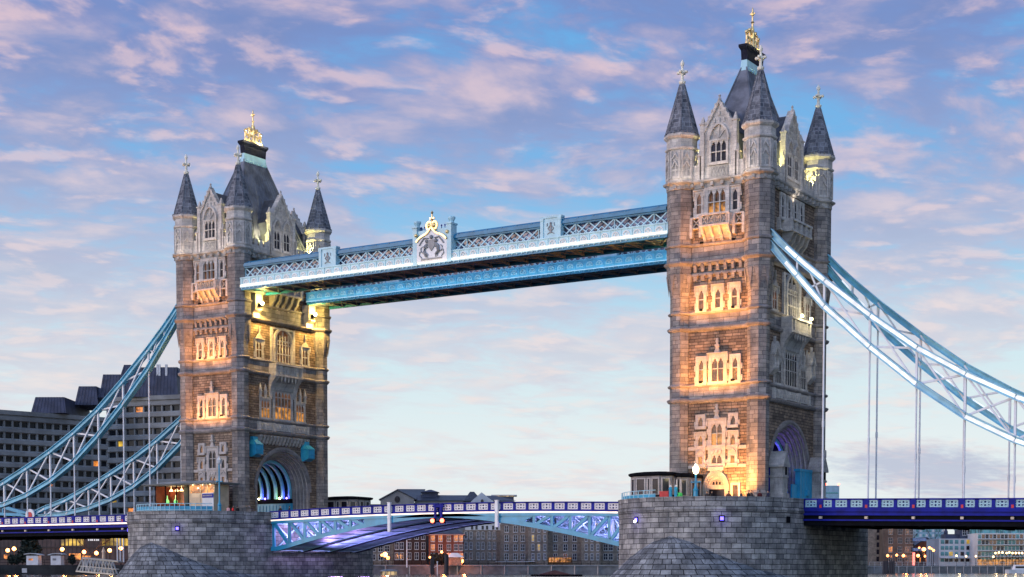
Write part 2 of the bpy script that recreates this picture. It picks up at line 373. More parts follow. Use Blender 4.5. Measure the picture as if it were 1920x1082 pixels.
def make_tower(tx, label, near):
    org = Vector((tx, 0, ZF))
    root = thing('bridge_tower', label, 'tower', org)
    rnd = random.Random(11 if near else 23)
    def mb(face=None):
        b = MB(org)
        if face == 'S': b.T = lambda v: Vector((tx + v.x, -(YW + v.y), v.z))
        elif face == 'E': b.T = lambda v: Vector((tx + XW + v.y, v.x, v.z))
        elif face == 'N': b.T = lambda v: Vector((tx + v.x, YW + v.y, v.z))
        elif face == 'W': b.T = lambda v: Vector((tx - XW - v.y, v.x, v.z))
        else: b.T = lambda v: Vector((tx + v.x, v.y, v.z))
        return b
    arcf = lambda cz: (lambda r, t: (r * cos(t), cz + r * sin(t)))
    ZS = 12.0; RO = 6.25; RI = 4.75
    # ---- wall panels between the turrets
    b = mb('S'); b.loft([[(-4.6, 0, z), (4.6, 0, z), (4.6, -.8, z), (-4.6, -.8, z)] for z in (ZF, 48.4)]); b.build('wall', RUB, root)
    b = mb('N'); b.loft([[(-4.6, 0, z), (4.6, 0, z), (4.6, -.8, z), (-4.6, -.8, z)] for z in (ZF, 48.4)]); b.build('wall', RUB, root)
    for f in 'EW':
        b = mb(f); R = RO if f == 'E' else RI
        arch = [(R * cos(t), ZS + R * sin(t)) for t in [pi * i / 24 for i in range(25)]]
        pts = [(-8.6, ZF), (-8.6, 48.4), (8.6, 48.4), (8.6, ZF), (R, ZF)] + arch + [(-R, ZF)]
        b.ext(pts, 0, -.35); b.build('wall', RUB if not (near and f == 'E') else RUB, root)
    # plain granite bands between the paired string courses
    for z0, z1 in ((20.75, 22.3), (29.35, 31.1), (37.4, 39.3)):
        b = mb(); o = outline(1.23 if z0 < 35 else 1.655, .36 if z0 < 35 else .5); b.loft([[(x, y, z0) for x, y in o], [(x, y, z1) for x, y in o]], cap=False); b.build('granite_band', ASH2, root)
    # ---- string courses and main cornice, each running right round the tower
    def course(z, prof, A, w, m, name='string_course'):
        b = mb(); b.loft([[(x, y, z + dz) for x, y in outline(A + o, w + o)] for o, dz in prof], cap=False); return b.build(name, m, root)
    for z in (20.3, 28.95): course(z, [(0, 0), (.2, .1), (.34, .32), (.34, .45), (.2, .55), (0, .62)], 1.22, .34, CORN)
    for z in (22.15, 30.95): course(z, [(0, 0), (.16, .05), (.26, .2), (.26, .3), (0, .48)], 1.22, .34, CORN)
    course(36.95, [(-.02, -.15), (.14, .0), (.34, .2), (.34, .38), (.05, .52)], 1.64, .48, CORN)
    course(39.1, [(0, 0), (.2, .1), (.24, .3), (0, .45)], 1.64, .48, CORN)
    course(46.0, [(-.06, 0), (.08, .08), (.08, .5), (.2, .62), (.46, .8), (.5, .98), (.28, 1.08), (-.05, 1.12)], 1.64, .5, PORTD, 'cornice')
    # carved blocks along the cornice frieze
    for u in [i * 1.33 - 3.3 for i in range(6)]: b = mb(); b.box(u - .17, u + .17, -YW - .78, -YW - .1, 46.2, 46.6); b.build('frieze_block', PORTD, root)
    for u in [i * 1.3 - 7.1 for i in range(12)]: b = mb(); b.box(XW + .1, XW + .8, u - .17, u + .17, 46.2, 46.6); b.build('frieze_block', PORTD, root)
    for cx, cy in ((-TA, -TB), (TA, -TB), (TA, TB)):
        for i in range(8):
            t = pi / 4 * i; r = 1.86; c, s_ = cos(t), sin(t)
            b = mb(); b.bar((cx + (r - .2) * c, cy + (r - .2) * s_, 46.38), (cx + (r + .06) * c, cy + (r + .06) * s_, 46.38), .36, .38); b.build('frieze_block', PORTD, root)
    # ---- corner turrets
    for cx, cy in ((-TA, -TB), (TA, -TB), (TA, TB), (-TA, TB)):
        b = mb()
        b.loft([oct_loop(A, z, cx, cy) for A, z in ((1.42, ZF), (1.42, ZF + 1.9), (1.22, ZF + 2.3), (1.22, 33.2), (1.30, 33.9), (1.46, 34.9), (1.64, 35.9), (1.64, 47))])
        tr = b.build('corner_turret', ASH, root)
        b = mb()     # long spear shaped stops where the shaft widens
        for i in range(8):
            for sgn in (-1, 1):
                t0 = pi / 4 * i; tt = math.tan(pi / 8)
                def q(r, sd): return (cx + r * cos(t0) - sd * sin(t0), cy + r * sin(t0) + sd * cos(t0))
                b.poly([(*q(1.36, sgn * .55), 33.25), (*q(1.70, sgn * .12 + .0), 35.85), (*q(1.70, sgn * 1.66 * tt), 35.85)])
                b.poly([(*q(1.36, sgn * .55), 33.25), (*q(1.60, sgn * .12), 35.86), (*q(1.70, sgn * .12), 35.85)])
        b.build('spear_stop', CORN, tr)
        b = mb()
        b.loft([oct_loop(A, z, cx, cy) for A, z in ((1.70, 47.05), (1.70, 50.8), (1.9, 50.95), (1.93, 51.15), (1.72, 51.3), (1.72, 52.15), (1.9, 52.3), (2.06, 52.5), (2.06, 52.75), (1.9, 52.85))])
        up = b.build('turret_lantern', PORTB, tr)
        b = mb()     # blind tracery on each face
        for i in range(8):
            t0 = pi / 4 * i
            M = lambda v, t0=t0: Vector((tx + cx + (1.70 + v.y) * cos(t0) - v.x * sin(t0), cy + (1.70 + v.y) * sin(t0) + v.x * cos(t0), v.z))
            b.T = M
            for sg in (-1, 1): b.box(sg * .55 - .10, sg * .55 + .10, 0, .18, 47.4, 50.7)
            b.box(-.48, .48, 0, .08, 47.4, 47.7); b.box(-.48, .48, 0, .06, 48.35, 48.5)
            for z_ in (49.25, 50.2):
                b.ext([(-.46, z_ - .45), (-.3, z_ - .45), (0, z_ + .08), (.3, z_ - .45), (.46, z_ - .45), (0, z_ + .38)], 0, .2)
            b.box(-.05, .05, 0, .07, 47.7, 49.2)
        b.build('tracery', PORTB, tr)
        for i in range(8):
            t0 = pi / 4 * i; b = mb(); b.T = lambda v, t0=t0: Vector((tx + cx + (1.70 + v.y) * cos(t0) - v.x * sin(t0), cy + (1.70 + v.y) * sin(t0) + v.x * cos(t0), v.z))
            b.poly([(-.42, .02, 48.52), (.42, .02, 48.52), (.42, .02, 49.0), (0, .02, 49.5), (-.42, .02, 49.0)]); b.poly([(-.42, .02, 47.72), (.42, .02, 47.72), (.42, .02, 48.32), (-.42, .02, 48.32)]); b.build('niche_shade', PORTD, tr)  # flat darker patches, recess shade put into the colour
        b = mb()
        b.loft([oct_loop(A, z, cx, cy) for A, z in ((2.0, 52.8), (1.84, 53.15), (1.05, 56.1), (.30, 59.0), (.26, 59.15))])
        for i in range(8):        # ridge rolls
            t0 = pi / 8 + pi / 4 * i; kx = 1 / cos(pi / 8)
            b.bar((cx + 1.84 * kx * cos(t0), cy + 1.84 * kx * sin(t0), 53.15), (cx + .30 * kx * cos(t0), cy + .30 * kx * sin(t0), 59.0), .10)
        for i in range(24):       # little blocks under the eaves
            t0 = 2 * pi * i / 24; b.bar((cx + 1.7 * cos(t0), cy + 1.7 * sin(t0), 52.9), (cx + 2.12 * cos(t0), cy + 2.12 * sin(t0), 52.85), .2, .22)
        sp = b.build('spire', SPIRE, tr)
        b = mb()
        b.lathe([(.26, 59.0), (.40, 59.2), (.42, 59.4), (.2, 59.55), (.17, 60.0), (.2, 60.2), (.2, 60.75), (.14, 60.9), (.13, 61.2), (.22, 61.4), (.24, 61.6), (.12, 61.85), (.05, 62.0)], 8, cx, cy)
        for dx, dy in ((1, 0), (0, 1)):
            for sg in (-1, 1):
                b.bar((cx, cy, 60.5), (cx + sg * dx * .52, cy + sg * dy * .52, 60.5), .24, .26); b.ball((cx + sg * dx * .56, cy + sg * dy * .56, 60.5), .2)
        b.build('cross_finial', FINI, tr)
    # ---- battlements between turrets and gables
    def batt(face, u0, u1):
        b = mb(); n = max(1, int(round((u1 - u0) / 1.1))); w = (u1 - u0) / n
        F = {'S': lambda v: Vector((tx + v.x, -(YW + v.y), v.z)), 'E': lambda v: Vector((tx + XW + v.y, v.x, v.z)), 'N': lambda v: Vector((tx + v.x, YW + v.y, v.z)), 'W': lambda v: Vector((tx - XW - v.y, v.x, v.z))}[face]
        b.T = F; b.box(u0, u1, -.15, .22, 46.9, 48.0)
        for i in range(n):
            a = u0 + w * i; b.box(a + .12 * w, a + .72 * w, -.151, .221, 48.0, 48.75); b.box(a + .08 * w, a + .76 * w, -.2, .27, 48.75, 48.9)
        b.build('battlement', PORTB, root)
    for f in 'SN':
        batt(f, -3.6, -2.45); batt(f, 2.45, 3.6)
    for f in 'EW':
        batt(f, -7.5, -2.9); batt(f, 2.9, 7.5)
    # ---- main roof, its crest and gilded cresting
    b = mb(); b.frust(-4.6, 4.6, -8.2, 8.2, 47.2, -.34, .34, -2.45, 2.45, 62.0)
    for sx_, sy_ in ((-1, -1), (1, -1), (1, 1), (-1, 1)): b.bar((sx_ * 4.6, sy_ * 8.2, 47.2), (sx_ * .34, sy_ * 2.45, 62.0), .2)
    for i in range(-6, 7):      # standing seams
        for sg in (-1, 1):
            b.bar((sg * 4.62, i * 1.25, 47.2), (sg * .36, i * .37, 62.0), .07)
    roof = b.build('main_roof', LEAD, root)
    b = mb(); b.frust(-.48, .48, -2.6, 2.6, 61.6, -.36, .36, -2.4, 2.4, 63.0)
    for i in range(-3, 4):
        for sg in (-1, 1): b.bar((sg * .4, i * .72 + .1, 61.85), (sg * .62, i * .72 + .1, 61.75), .24, .28)
    b.build('lead_flashing', CYANL, roof)
    b = mb(); b.frust(-.38, .38, -2.42, 2.42, 62.95, -.42, .42, -2.5, 2.5, 64.1); b.frust(-.42, .42, -2.5, 2.5, 64.1, -.62, .62, -2.8, 2.8, 64.5); b.box(-.62, .62, -2.8, 2.8, 64.5, 64.8)
    b.build('roof_crest', NAVYL, roof)
    b = mb()
    for y in (-2.1, -1.05, 1.05, 2.1):
        h = 1.75 if abs(y) > 2 else 2.2
        b.lathe([(.22, 64.8), (.2, 65.2), (.12, 65.6), (.12, 64.8 + h - .4), (.2, 64.8 + h - .25), (.05, 64.8 + h - .1)], 8, 0, y); b.ball((0, y, 64.8 + h), .24)
    for y0, y1 in ((-2.2, -1.1), (-1.1, 0), (0, 1.1), (1.1, 2.2)):
        b.box(-.12, .12, y0, y1, 65.0, 65.25); b.box(-.1, .1, y0 + .12, y1 - .12, 65.9, 66.1)
        ym = (y0 + y1) / 2
        for t in range(8):
            a0, a1 = 2 * pi * t / 8, 2 * pi * (t + 1) / 8
            b.bar((0, ym + .36 * cos(a0), 65.58 + .36 * sin(a0)), (0, ym + .36 * cos(a1), 65.58 + .36 * sin(a1)), .12)
        b.bar((0, ym, 66.1), (0, ym, 66.7), .1); b.ball((0, ym, 66.8), .16)
    for x in (-.35, .35): b.box(x - .06, x + .06, -2.2, 2.2, 64.8, 65.05)
    for sg in (-1, 1):
        b.bar((0, sg * 1.5, 65.3), (0, sg * .25, 67.6), .12); b.bar((0, sg * .9, 65.3), (0, sg * .15, 67.2), .1)
    b.lathe([(.35, 64.8), (.3, 65.4), (.2, 66.2), (.28, 66.8), (.16, 67.1), (.13, 68.0), (.24, 68.15), (.12, 68.3), (.1, 68.9), (.2, 69.0), (.25, 69.2), (.14, 69.4), (.1, 69.75), (.03, 70.0)], 8)
    b.bar((0, -.34, 69.2), (0, .34, 69.2), .14); b.bar((-.34, 0, 69.2), (.34, 0, 69.2), .14)
    for v in b.v: v.y *= .84
    b.build('gilded_cresting', GOLD, roof)
    # ---- windows
    def window(face, u0, u1, z0, z1, lights, transoms=(), head='cusp', m=.32, mt=.3, ms_=.22, dep=.24, quoins=True, pane=None, hood=False, st=None, parent=None):
        st = st or (PORTB if face == 'E' or z0 > 40 else PORT)
        b = mb(face); par = parent or root
        if face == 'E': dep = min(dep, .20)
        b.box(u0 - m, u0, 0, dep, z0 - ms_, z1 + mt); b.box(u1, u1 + m, 0, dep, z0 - ms_, z1 + mt)
        b.box(u0, u1, 0, dep, z1, z1 + mt); b.box(u0 - m - .06, u1 + m + .06, 0, dep + .1, z0 - ms_ - .14, z0)
        if quoins:
            n = max(2, int((z1 - z0) / .62))
            for i in range(0, n, 2):
                a = z0 + (z1 - z0) * i / n; c = z0 + (z1 - z0) * (i + 1) / n
                b.box(u0 - m - .2, u0 - m, 0, dep - .07, a, c); b.box(u1 + m, u1 + m + .2, 0, dep - .07, a, c)
        if hood:
            b.box(u0 - m - .16, u1 + m + .16, 0, dep + .16, z1 + mt, z1 + mt + .14)
            for sg, uu in ((-1, u0 - m - .09), (1, u1 + m + .09)): b.box(uu - .07, uu + .07, 0, dep + .12, z1 - .35, z1 + mt)
        w = (u1 - u0) / lights
        for i in range(1, lights): b.box(u0 + w * i - .055, u0 + w * i + .055, .06, (.13 if face == 'E' else dep - .05), z0, z1)
        for zt in transoms: b.box(u0, u1, .07, dep - .06, zt - .05, zt + .05)
        if head:
            hh = min(.75, .7 * w + .15)
            for i in range(lights):
                a, c = u0 + w * i, u0 + w * (i + 1); mid = (a + c) / 2
                left = [(a, z1 - hh), (a, z1), (mid, z1), (mid - .03, z1 - .08), (mid - .2 * w, z1 - .30 * hh), (mid - .22 * w, z1 - .52 * hh), (mid - .36 * w, z1 - .62 * hh), (mid - .40 * w, z1 - .9 * hh)]
                b.ext(left, .06, dep - .08); b.ext([(2 * mid - x, z) for x, z in reversed(left)], .06, dep - .08)
        o = b.build('window', st, par)
        b = mb(face); 
        if pane is None: pane = rnd.choice([PAMB, PAMB, PAMD, GDARK])
        zm = list(transoms)[:1] or [z1]
        b.poly([(u0, .04, z0), (u1, .04, z0), (u1, .04, zm[0]), (u0, .04, zm[0])])
        if zm[0] < z1:
            b.mat(1); b.poly([(u0, .04, zm[0]), (u1, .04, zm[0]), (u1, .04, z1), (u0, .04, z1)])
        b.build('pane', [pane, PAMD if pane is PAMB else pane], o)
        return o
    warm = near
    Pn = (lambda: rnd.choice([PAMB, PAMB, PAMB, PAMD])) if warm else (lambda: rnd.choice([PAMB, PAMD, GDARK]))
    # south face, from the top storey down
    window('S', -1.25, .85 + .2, 42.95, 45.65, 3, (44.2,), pane=PAMB if near else PAMD, m=.5, mt=.35, quoins=False, dep=.5)
    for u in (-2.55, 2.2): window('S', u - .3, u + .3, 43.05, 45.5, 1, (44.15,), m=.32, pane=GDARK if u > 0 else PAMD, hood=True)
    for u in (-2.2, 0, 2.2): window('S', u - .34, u + .34, 31.6, 33.9, 1, (32.75,), m=.36, mt=.42, pane=Pn(), hood=True)
    for u in (-2.15, 2.35): window('S', u - .31, u + .31, 22.75, 25.5, 1, (24.3,), m=.42, mt=.42, pane=Pn())
    window('S', -.72, .82, 22.75, 25.6, 2, (24.3,), m=.45, mt=.5, pane=Pn(), hood=True)
    for u in (-2.18, 2.12):
        window('S', u - .3, u + .3, 17.45, 18.6, 1, (), m=.36, mt=.28, pane=PAMD, quoins=True)
        window('S', u - .3, u + .3, 15.05, 16.35, 1, (), m=.36, mt=.28, pane=Pn(), hood=True)
        window('S', u - .28, u + .28, 12.85, 13.75, 1, (), m=.36, mt=1.0, pane=PAMB if near else PAMD, head=None)
    window('S', -.70, .70, 15.1, 17.7, 2, (16.5,), m=.46, mt=.5, pane=PAMB if near else GDARK, hood=True)
    window('S', -.68, .68, 12.85, 13.95, 2, (), m=.46, mt=.9, pane=PAMD)
    b = mb('S')                                     # white bands and finials that tie the windows together
    b.box(-3.85, 3.85, .01, .16, 14.55, 14.95); b.box(-3.85, 3.85, .011, .17, 12.35, 12.7)
    b.box(-1.05, 1.05, .16, .5, 12.0, 12.45); b.box(-.8, .8, .1, .35, 11.75, 12.0)
    for u in (-2.18, 2.12):
        b.ext([(u - .45, 14.3), (u, 14.75), (u + .45, 14.3), (u + .45, 14.1), (u, 14.5), (u - .45, 14.1)], .2, .34)
    for u in [-.5, 0, .5]: b.ext([(u - .22, 14.2), (u - .22, 14.5), (u + .22, 14.5), (u + .22, 14.2), (u, 14.05)], .2, .36)
    b.build('stone_band', PORT, root)
    for z in (18.3, 26.2):
        b = mb('S'); b.ext([(-.42, z), (-.2, z + .5), (-.22, z + .75), (0, z + .9), (.22, z + .75), (.2, z + .5), (.42, z)], .02, .3); b.box(-.28, .28, .0, .4, z + .75, z + 1.0)
        b.box(-.13, .13, .02, .3, z + 1.0, z + 1.75); b.box(-.2, .2, .0, .36, z + 1.32, z + 1.45); b.build('finial', PORT, root)
    # oriel balcony of the top storey, south
    b = mb('S')
    b.box(-3.6, -2.0, 0, .5, 41.25, 41.42); b.box(1.9, 3.5, 0, .5, 41.25, 41.42); b.box(-3.6, -2.0, 0, .5, 42.5, 42.68); b.box(1.9, 3.5, 0, .5, 42.5, 42.68)
    for u in (-3.5, -2.25, 2.15, 3.4): b.box(u - .18, u + .18, .0, .52, 40.2, 42.5)
    for u in (-2.85, 2.8):
        b.bar((u - .42, .3, 41.5), (u + .42, .3, 42.45), .1); b.bar((u + .42, .3, 41.5), (u - .42, .3, 42.45), .1)
    b.box(-2.05, 1.95, 0, 1.35, 41.2, 41.45); b.box(-2.05, 1.95, 0, 1.4, 42.5, 42.72)
    for u in (-1.85, 1.75): b.box(u - .22, u + .22, .0, 1.3, 41.45, 42.5)
    for i in range(4):
        u = -1.35 + i * .87; b.bar((u - .3, 1.2, 41.5), (u + .3, 1.2, 42.45), .1); b.bar((u + .3, 1.2, 41.5), (u - .3, 1.2, 42.45), .1); b.box(u + .4, u + .48, 1.1, 1.3, 41.45, 42.5)
    bal = b.build('balcony', PORTB, root)
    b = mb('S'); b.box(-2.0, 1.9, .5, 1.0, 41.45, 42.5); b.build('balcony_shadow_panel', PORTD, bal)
    b = mb('S')
    for i in range(4):
        u = -1.75 + i * 1.13; b.loft([[(u - .17, 0, z), (u + .17, 0, z), (u + .17, o, z), (u - .17, o, z)] for z, o in ((39.5, .06), (39.8, .3), (40.2, .42), (40.45, .85), (40.75, 1.0), (41.2, 1.25))])
    b.loft([[(-1.7, 0, z), (1.6, 0, z), (1.6, o, z), (-1.7, o, z)] for z, o in ((39.9, .04), (40.7, .45), (41.2, .9))])
    b.build('corbel', PORT, bal)
    # corbel table under the upper string course, south
    b = mb('S')
    for i in range(7):
        u = -3.0 + i * 1.0
        b.loft([[(u - .2, 0, z), (u + .2, 0, z), (u + .2, o, z), (u - .2, o, z)] for z, o in ((36.0, .04), (36.15, .3), (36.6, .35), (36.95, .5))])
        b.box(u - .3 - .15, u + .3 + .15 - .0, 0, .34, 35.62, 35.82)
        b.loft([[(u - .22, 0, z), (u + .22, 0, z), (u + .22, o, z), (u - .22, o, z)] for z, o in ((34.95, .04), (35.1, .24), (35.35, .26), (35.62, .34))])
    b.box(-3.7, 3.7, 0, .2, 35.83, 36.0)
    b.build('corbel_table', CORN, root)
    # doorway, south
    def pointed(w, z0, zs, zt, n=8):
        pts = [(-w, z0)]
        for i in range(n + 1):
            t = i / n; pts.append((-w * cos(t * pi / 2) ** .9, zs + (zt - zs) * sin(t * pi / 2) ** 1.15 if i < n else zt))
        return pts + [(-x, z) for x, z in reversed(pts[:-1])]
    b = mb('S')
    for wo, to, wi, ti, o in ((1.75, 12.0, 1.5, 11.6, .42), (1.5, 11.62, 1.28, 11.25, .3), (1.28, 11.27, 1.05, 10.95, .18)):
        A_, B_ = pointed(wo, ZF, 9.9, to), pointed(wi, ZF, 9.9, ti)
        for i in range(len(A_) - 1):
            b.hexa([(A_[i][0], 0, A_[i][1]), (A_[i + 1][0], 0, A_[i + 1][1]), (B_[i + 1][0], 0, B_[i + 1][1]), (B_[i][0], 0, B_[i][1]),
                    (A_[i][0], o, A_[i][1]), (A_[i + 1][0], o, A_[i + 1][1]), (B_[i + 1][0], o, B_[i + 1][1]), (B_[i][0], o, B_[i][1])])
    b.box(-1.05, 1.05, .03, .2, 9.75, 10.25)
    for u in (-.62, -.2, .2, .62): b.box(u - .04, u + .04, .06, .16, 10.25, 10.8 - abs(u) * .35)
    door = b.build('doorway', PORTD, root)
    b = mb('S'); b.ext(pointed(1.05, 10.25, 10.2, 10.95), .02, .07); b.build('tympanum', CORN, door)
    b = mb('S'); b.poly([(-1.05, .02, ZF), (1.05, .02, ZF), (1.05, .02, 9.75), (-1.05, .02, 9.75)])
    for u in (-.42, 0, .42): b.poly([(u - .16, .1, 10.3), (u + .16, .1, 10.3), (u + .12, .1, 10.62), (u, .1, 10.75 - abs(u) * .2), (u - .12, .1, 10.62)])
    b.build('door_leaf', GDARK, door)
    for u in (-2.62, 2.5): window('S', u - .36, u + .36, ZF, 10.2, 1, (), head=None, m=.28, mt=.28, pane=PAMD, quoins=False)
    # ---- gables
    def gable(face, hw, zb, za, wins):
        b = mb(face)
        b.ext([(-hw, 47.0), (-hw, zb), (0, za), (hw, zb), (hw, 47.0)], .02, -.5)
        # coping and crockets
        for sg in (-1, 1):
            b.hexa([(sg * (hw + .22), -.6, zb - .05), (sg * (hw + .22), .3, zb - .05), (0, .3, za + .35), (0, -.6, za + .35), (sg * (hw - .1), -.6, zb - .3), (sg * (hw - .1), .3, zb - .3), (0, .3, za - .15), (0, -.6, za - .15)])
            for t in (.2, .4, .6, .8):
                b.box(sg * hw * (1 - t) - .1, sg * hw * (1 - t) + .1, -.1, .34, zb + (za - zb) * t + .15, zb + (za - zb) * t + .5)
            # shoulder pinnacle, buttress steps
            for u, s0, z0_, z1_ in ((sg * hw, .26, 46.9, zb + .9), (sg * (hw + .32), .22, 46.9, 49.9)):
                b.box(u - s0, u + s0, -.3, .38, z0_, z1_); b.box(u - s0 - .1, u + s0 + .1, -.38, .48, z1_, z1_ + .16)
                b.frust(u - s0, u + s0, -.3, .34, z1_ + .16, u - .06, u + .06, -.02, .1, z1_ + 1.0)
        b.lathe([(.2, za + .1), (.2, za + .4), (.1, za + .6), (.17, za + .75), (.03, za + .95)], 6, 0, 0)
        # blind tracery above the windows
        for i in range(-3, 4):
            for z_ in (zb + .2, zb + 1.0, zb + 1.8):
                if abs(i) * .62 < (hw - .6) * (za - z_ - .5) / (za - zb): b.box(i * .62 - .1, i * .62 + .1, .05, .17, z_, z_ + .5)
        gb = b.build('gable', PORTB, root)
        for w in wins:
            window(face, *w[:5], w[5], m=.24, mt=.2, quoins=False, pane=GDARK, parent=gb, dep=.3)
            u0, u1, z1 = w[0] - .3, w[1] + .3, w[3] + .1; b = mb(face); c = (u0 + u1) / 2; r = (u1 - u0) / 2
            f1 = lambda r_, t, c=c, z1=z1: (c + r_ * cos(t), z1 + r_ * sin(t) * 1.25 + (.35 * (1 - abs(cos(t)))))
            b.ring(f1, r - .12, r + .08, .05, .36, 14)
            for t in (.25, .5, .75): b.bar((c, .12, z1 + .25), (c + (r - .1) * cos(pi * t), .12, z1 + (r - .1) * 1.25 * sin(pi * t) + .2), .09)
            b.build('arch_hood', PORTB, gb)
        b = mb(face)
        if face == 'S':
            b.box(-1.2, 1.2, .05, .2, 47.05, 48.6)
            for i in range(5): b.bar((-1.0 + .4 * i, .22, 47.3), (-.6 + .4 * i - .1, .22, 48.4), .1); b.bar((-.6 + .4 * i - .1, .22, 47.3), (-1.0 + .4 * i, .22, 48.4), .1)
        else: b.box(-hw + .5, hw - .5, .05, .18, 47.05, 47.9)
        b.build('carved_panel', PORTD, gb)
        b = mb(face)         # slate roof running back into the main roof
        zt = za - .25; dep_ = -6.5
        b.poly([(-hw - .05, -.5, zb - .25), (0, -.5, zt), (0, dep_, zt), (-hw - .05, dep_, zb - .25)]); b.poly([(hw + .05, -.5, zb - .25), (0, -.5, zt), (0, dep_, zt), (hw + .05, dep_, zb - .25)])
        b.poly([(-hw, -.5, 47), (-hw, dep_, 47), (-hw, dep_, zb - .25), (-hw, -.5, zb - .25)]); b.poly([(hw, -.5, 47), (hw, dep_, 47), (hw, dep_, zb - .25), (hw, -.5, zb - .25)])
        b.build('gable_roof', SLATE, gb, fix=False)
    gable('S', 2.15, 52.7, 56.1, [(-1.0, 1.0, 49.0, 51.5, 3, (50.2,))]); gable('N', 2.15, 52.7, 56.1, [])
    eg = [(-1.75, -.45, 48.2, 50.9, 2, (49.5,)), (.45, 1.75, 48.2, 50.9, 2, (49.5,))]
    gable('E', 2.65, 52.3, 56.2, eg); gable('W', 2.65, 52.3, 56.2, [])
    # ---- east face: storey windows
    for i in range(4):
        u = -3.0 + i * 2.0; window('E', u - .38, u + .38, 42.95, 45.6, 1, (44.3,), m=.4, quoins=False, pane=GDARK)
    b = mb('E'); b.box(-4.6, 4.6, 0, .5, 41.2, 41.42); b.box(-4.6, 4.6, 0, .5, 42.5, 42.7); b.box(-3.2, 3.2, .5, 1.5, 41.2, 41.45); b.box(-3.2, 3.2, .5, 1.55, 42.5, 42.74)
    for u in (-4.4, -3.0, -1.5, 0, 1.5, 3.0, 4.4): b.box(u - .2, u + .2, 0, 1.45 if abs(u) < 3.1 else .45, 41.45, 42.5)
    b.box(-3.0, 3.0, .9, 1.2, 41.45, 42.5)
    for u in (-2.25, -.75, .75, 2.25):
        b.bar((u - .5, 1.3, 41.5), (u + .5, 1.3, 42.45), .1); b.bar((u + .5, 1.3, 41.5), (u - .5, 1.3, 42.45), .1)
    bal = b.build('balcony', PORTB, root)
    for i in range(5):
        b = mb('E'); u = -2.6 + i * 1.3; b.loft([[(u - .2, 0, z), (u + .2, 0, z), (u + .2, o, z), (u - .2, o, z)] for z, o in ((38.2, .06), (38.9, .22), (39.6, .45), (40.2, 1.0), (40.7, 1.15), (41.2, 1.4))]); b.build('corbel', PORTD, bal)
    gl = PAMD
    # arched window over the balcony
    b = mb('E'); R = 1.85; f1 = arcf(34.3)
    b.ring(f1, R, R + .35, 0, .42, 16); b.box(-R - .35, -R, 0, .42, 31.2, 34.3); b.box(R, R + .35, 0, .42, 31.2, 34.3)
    b.box(-2.75, -2.3, 0, .3, 31.2, 36.4); b.box(2.3, 2.75, 0, .3, 31.2, 36.4); b.box(-2.3, 2.3, .0, .2, 36.2, 36.45)
    for i in range(-2, 3): b.box(i * .66 - .05, i * .66 + .05, .05, .25, 31.2, 34.3 + sqrt(max(0, R * R - (i * .66) ** 2)) * (.98 if i % 2 == 0 else .6))
    for zt in (32.6, 34.0): b.box(-R, R, .06, .22, zt - .06, zt + .06)
    for i in range(-3, 3):
        c = (i + .5) * .66; b.ring(lambda r_, t, c=c: (c + r_ * cos(t), 34.15 + r_ * sin(t) * 1.5), .24, .34, .07, .22, 8)
    aw = b.build('arched_window', PORTB, root)
    b = mb('E'); b.poly([(-R, .03, 31.2), (R, .03, 31.2)] + [(R * cos(pi * i / 16), .03, 34.3 + R * sin(pi * i / 16)) for i in range(17)]); b.build('pane', PAMD if not near else GDARK, aw)
    for u in (-5.3, 5.3):
        window('E', u - .62, u + .62, 31.55, 33.9, 2, (32.7,), m=.3, mt=.35, pane=gl, hood=True)
        b = mb('E'); b.ext([(u - .75, 34.3), (u, 35.2), (u + .75, 34.3)], .02, .3); b.box(u - .1, u + .1, .05, .3, 35.1, 36.2); b.box(u - .2, u + .2, .02, .36, 35.5, 35.65); b.build('finial', PORT, root)
    # balcony with its deep cove, and the great oriel window beneath
    b = mb('E'); bw_ = 3.15
    b.box(-bw_, bw_, 0, 1.55, 29.0, 29.3); b.box(-bw_, bw_, 0, 1.6, 30.65, 30.9)
    for u in (-2.95, -1.9, 1.9, 2.95): b.box(u - .2, u + .2, 0, 1.5, 29.3, 30.65)
    b.box(-2.9, 2.9, .9, 1.25, 29.3, 30.65)
    for i in range(9): b.box(-1.6 + i * .4 - .07, -1.6 + i * .4 + .07, 1.25, 1.42, 29.35, 30.6)
    bal = b.build('balcony', PORTB, root)
    b = mb('E')
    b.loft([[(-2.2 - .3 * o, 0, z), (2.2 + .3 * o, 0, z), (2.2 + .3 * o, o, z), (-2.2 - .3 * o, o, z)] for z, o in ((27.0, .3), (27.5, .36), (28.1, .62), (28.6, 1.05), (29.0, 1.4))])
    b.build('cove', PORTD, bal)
    for sg in (-1, 1):
        b = mb('E'); b.loft([[(sg * 2.25, 0, z), (sg * 3.1, 0, z), (sg * 3.1, o, z), (sg * 2.25, o, z)] for z, o in ((26.0, .2), (26.8, .28), (27.5, .45), (28.1, .75), (28.6, 1.2), (29.0, 1.5))]); b.build('corbel', PORTB, bal)
    for i in range(5): b = mb('E'); b.lathe([(.02, 28.2), (.12, 28.5), (.16, 29.0)], 6, -1.6 + .8 * i, 1.3); b.build('pendant', PORTB, bal)
    window('E', -1.85, 1.85, 22.75, 26.9, 5, (24.6, 26.0), m=.45, mt=.25, quoins=False, pane=PAMB if not near else GDARK, dep=.35)
    for u in (-4.0, 4.0):
        o_ = window('E', u - .95, u + .95, 22.75, 25.4, 3, (24.2,), m=.3, mt=.4, quoins=False, pane=PAMB if not near else GDARK, dep=.3)
        for du in (-1.15, 0, 1.15):
            b = mb('E'); b.box(u + du - .12, u + du + .12, .0, .36, 25.6, 26.9); b.frust(u + du - .16, u + du + .16, 0, .36, 26.9, u + du - .03, u + du + .03, .1, .2, 27.8); b.box(u + du - .2, u + du + .2, 0, .4, 26.55, 26.7)
            b.build('pinnacle', PORTB, o_)
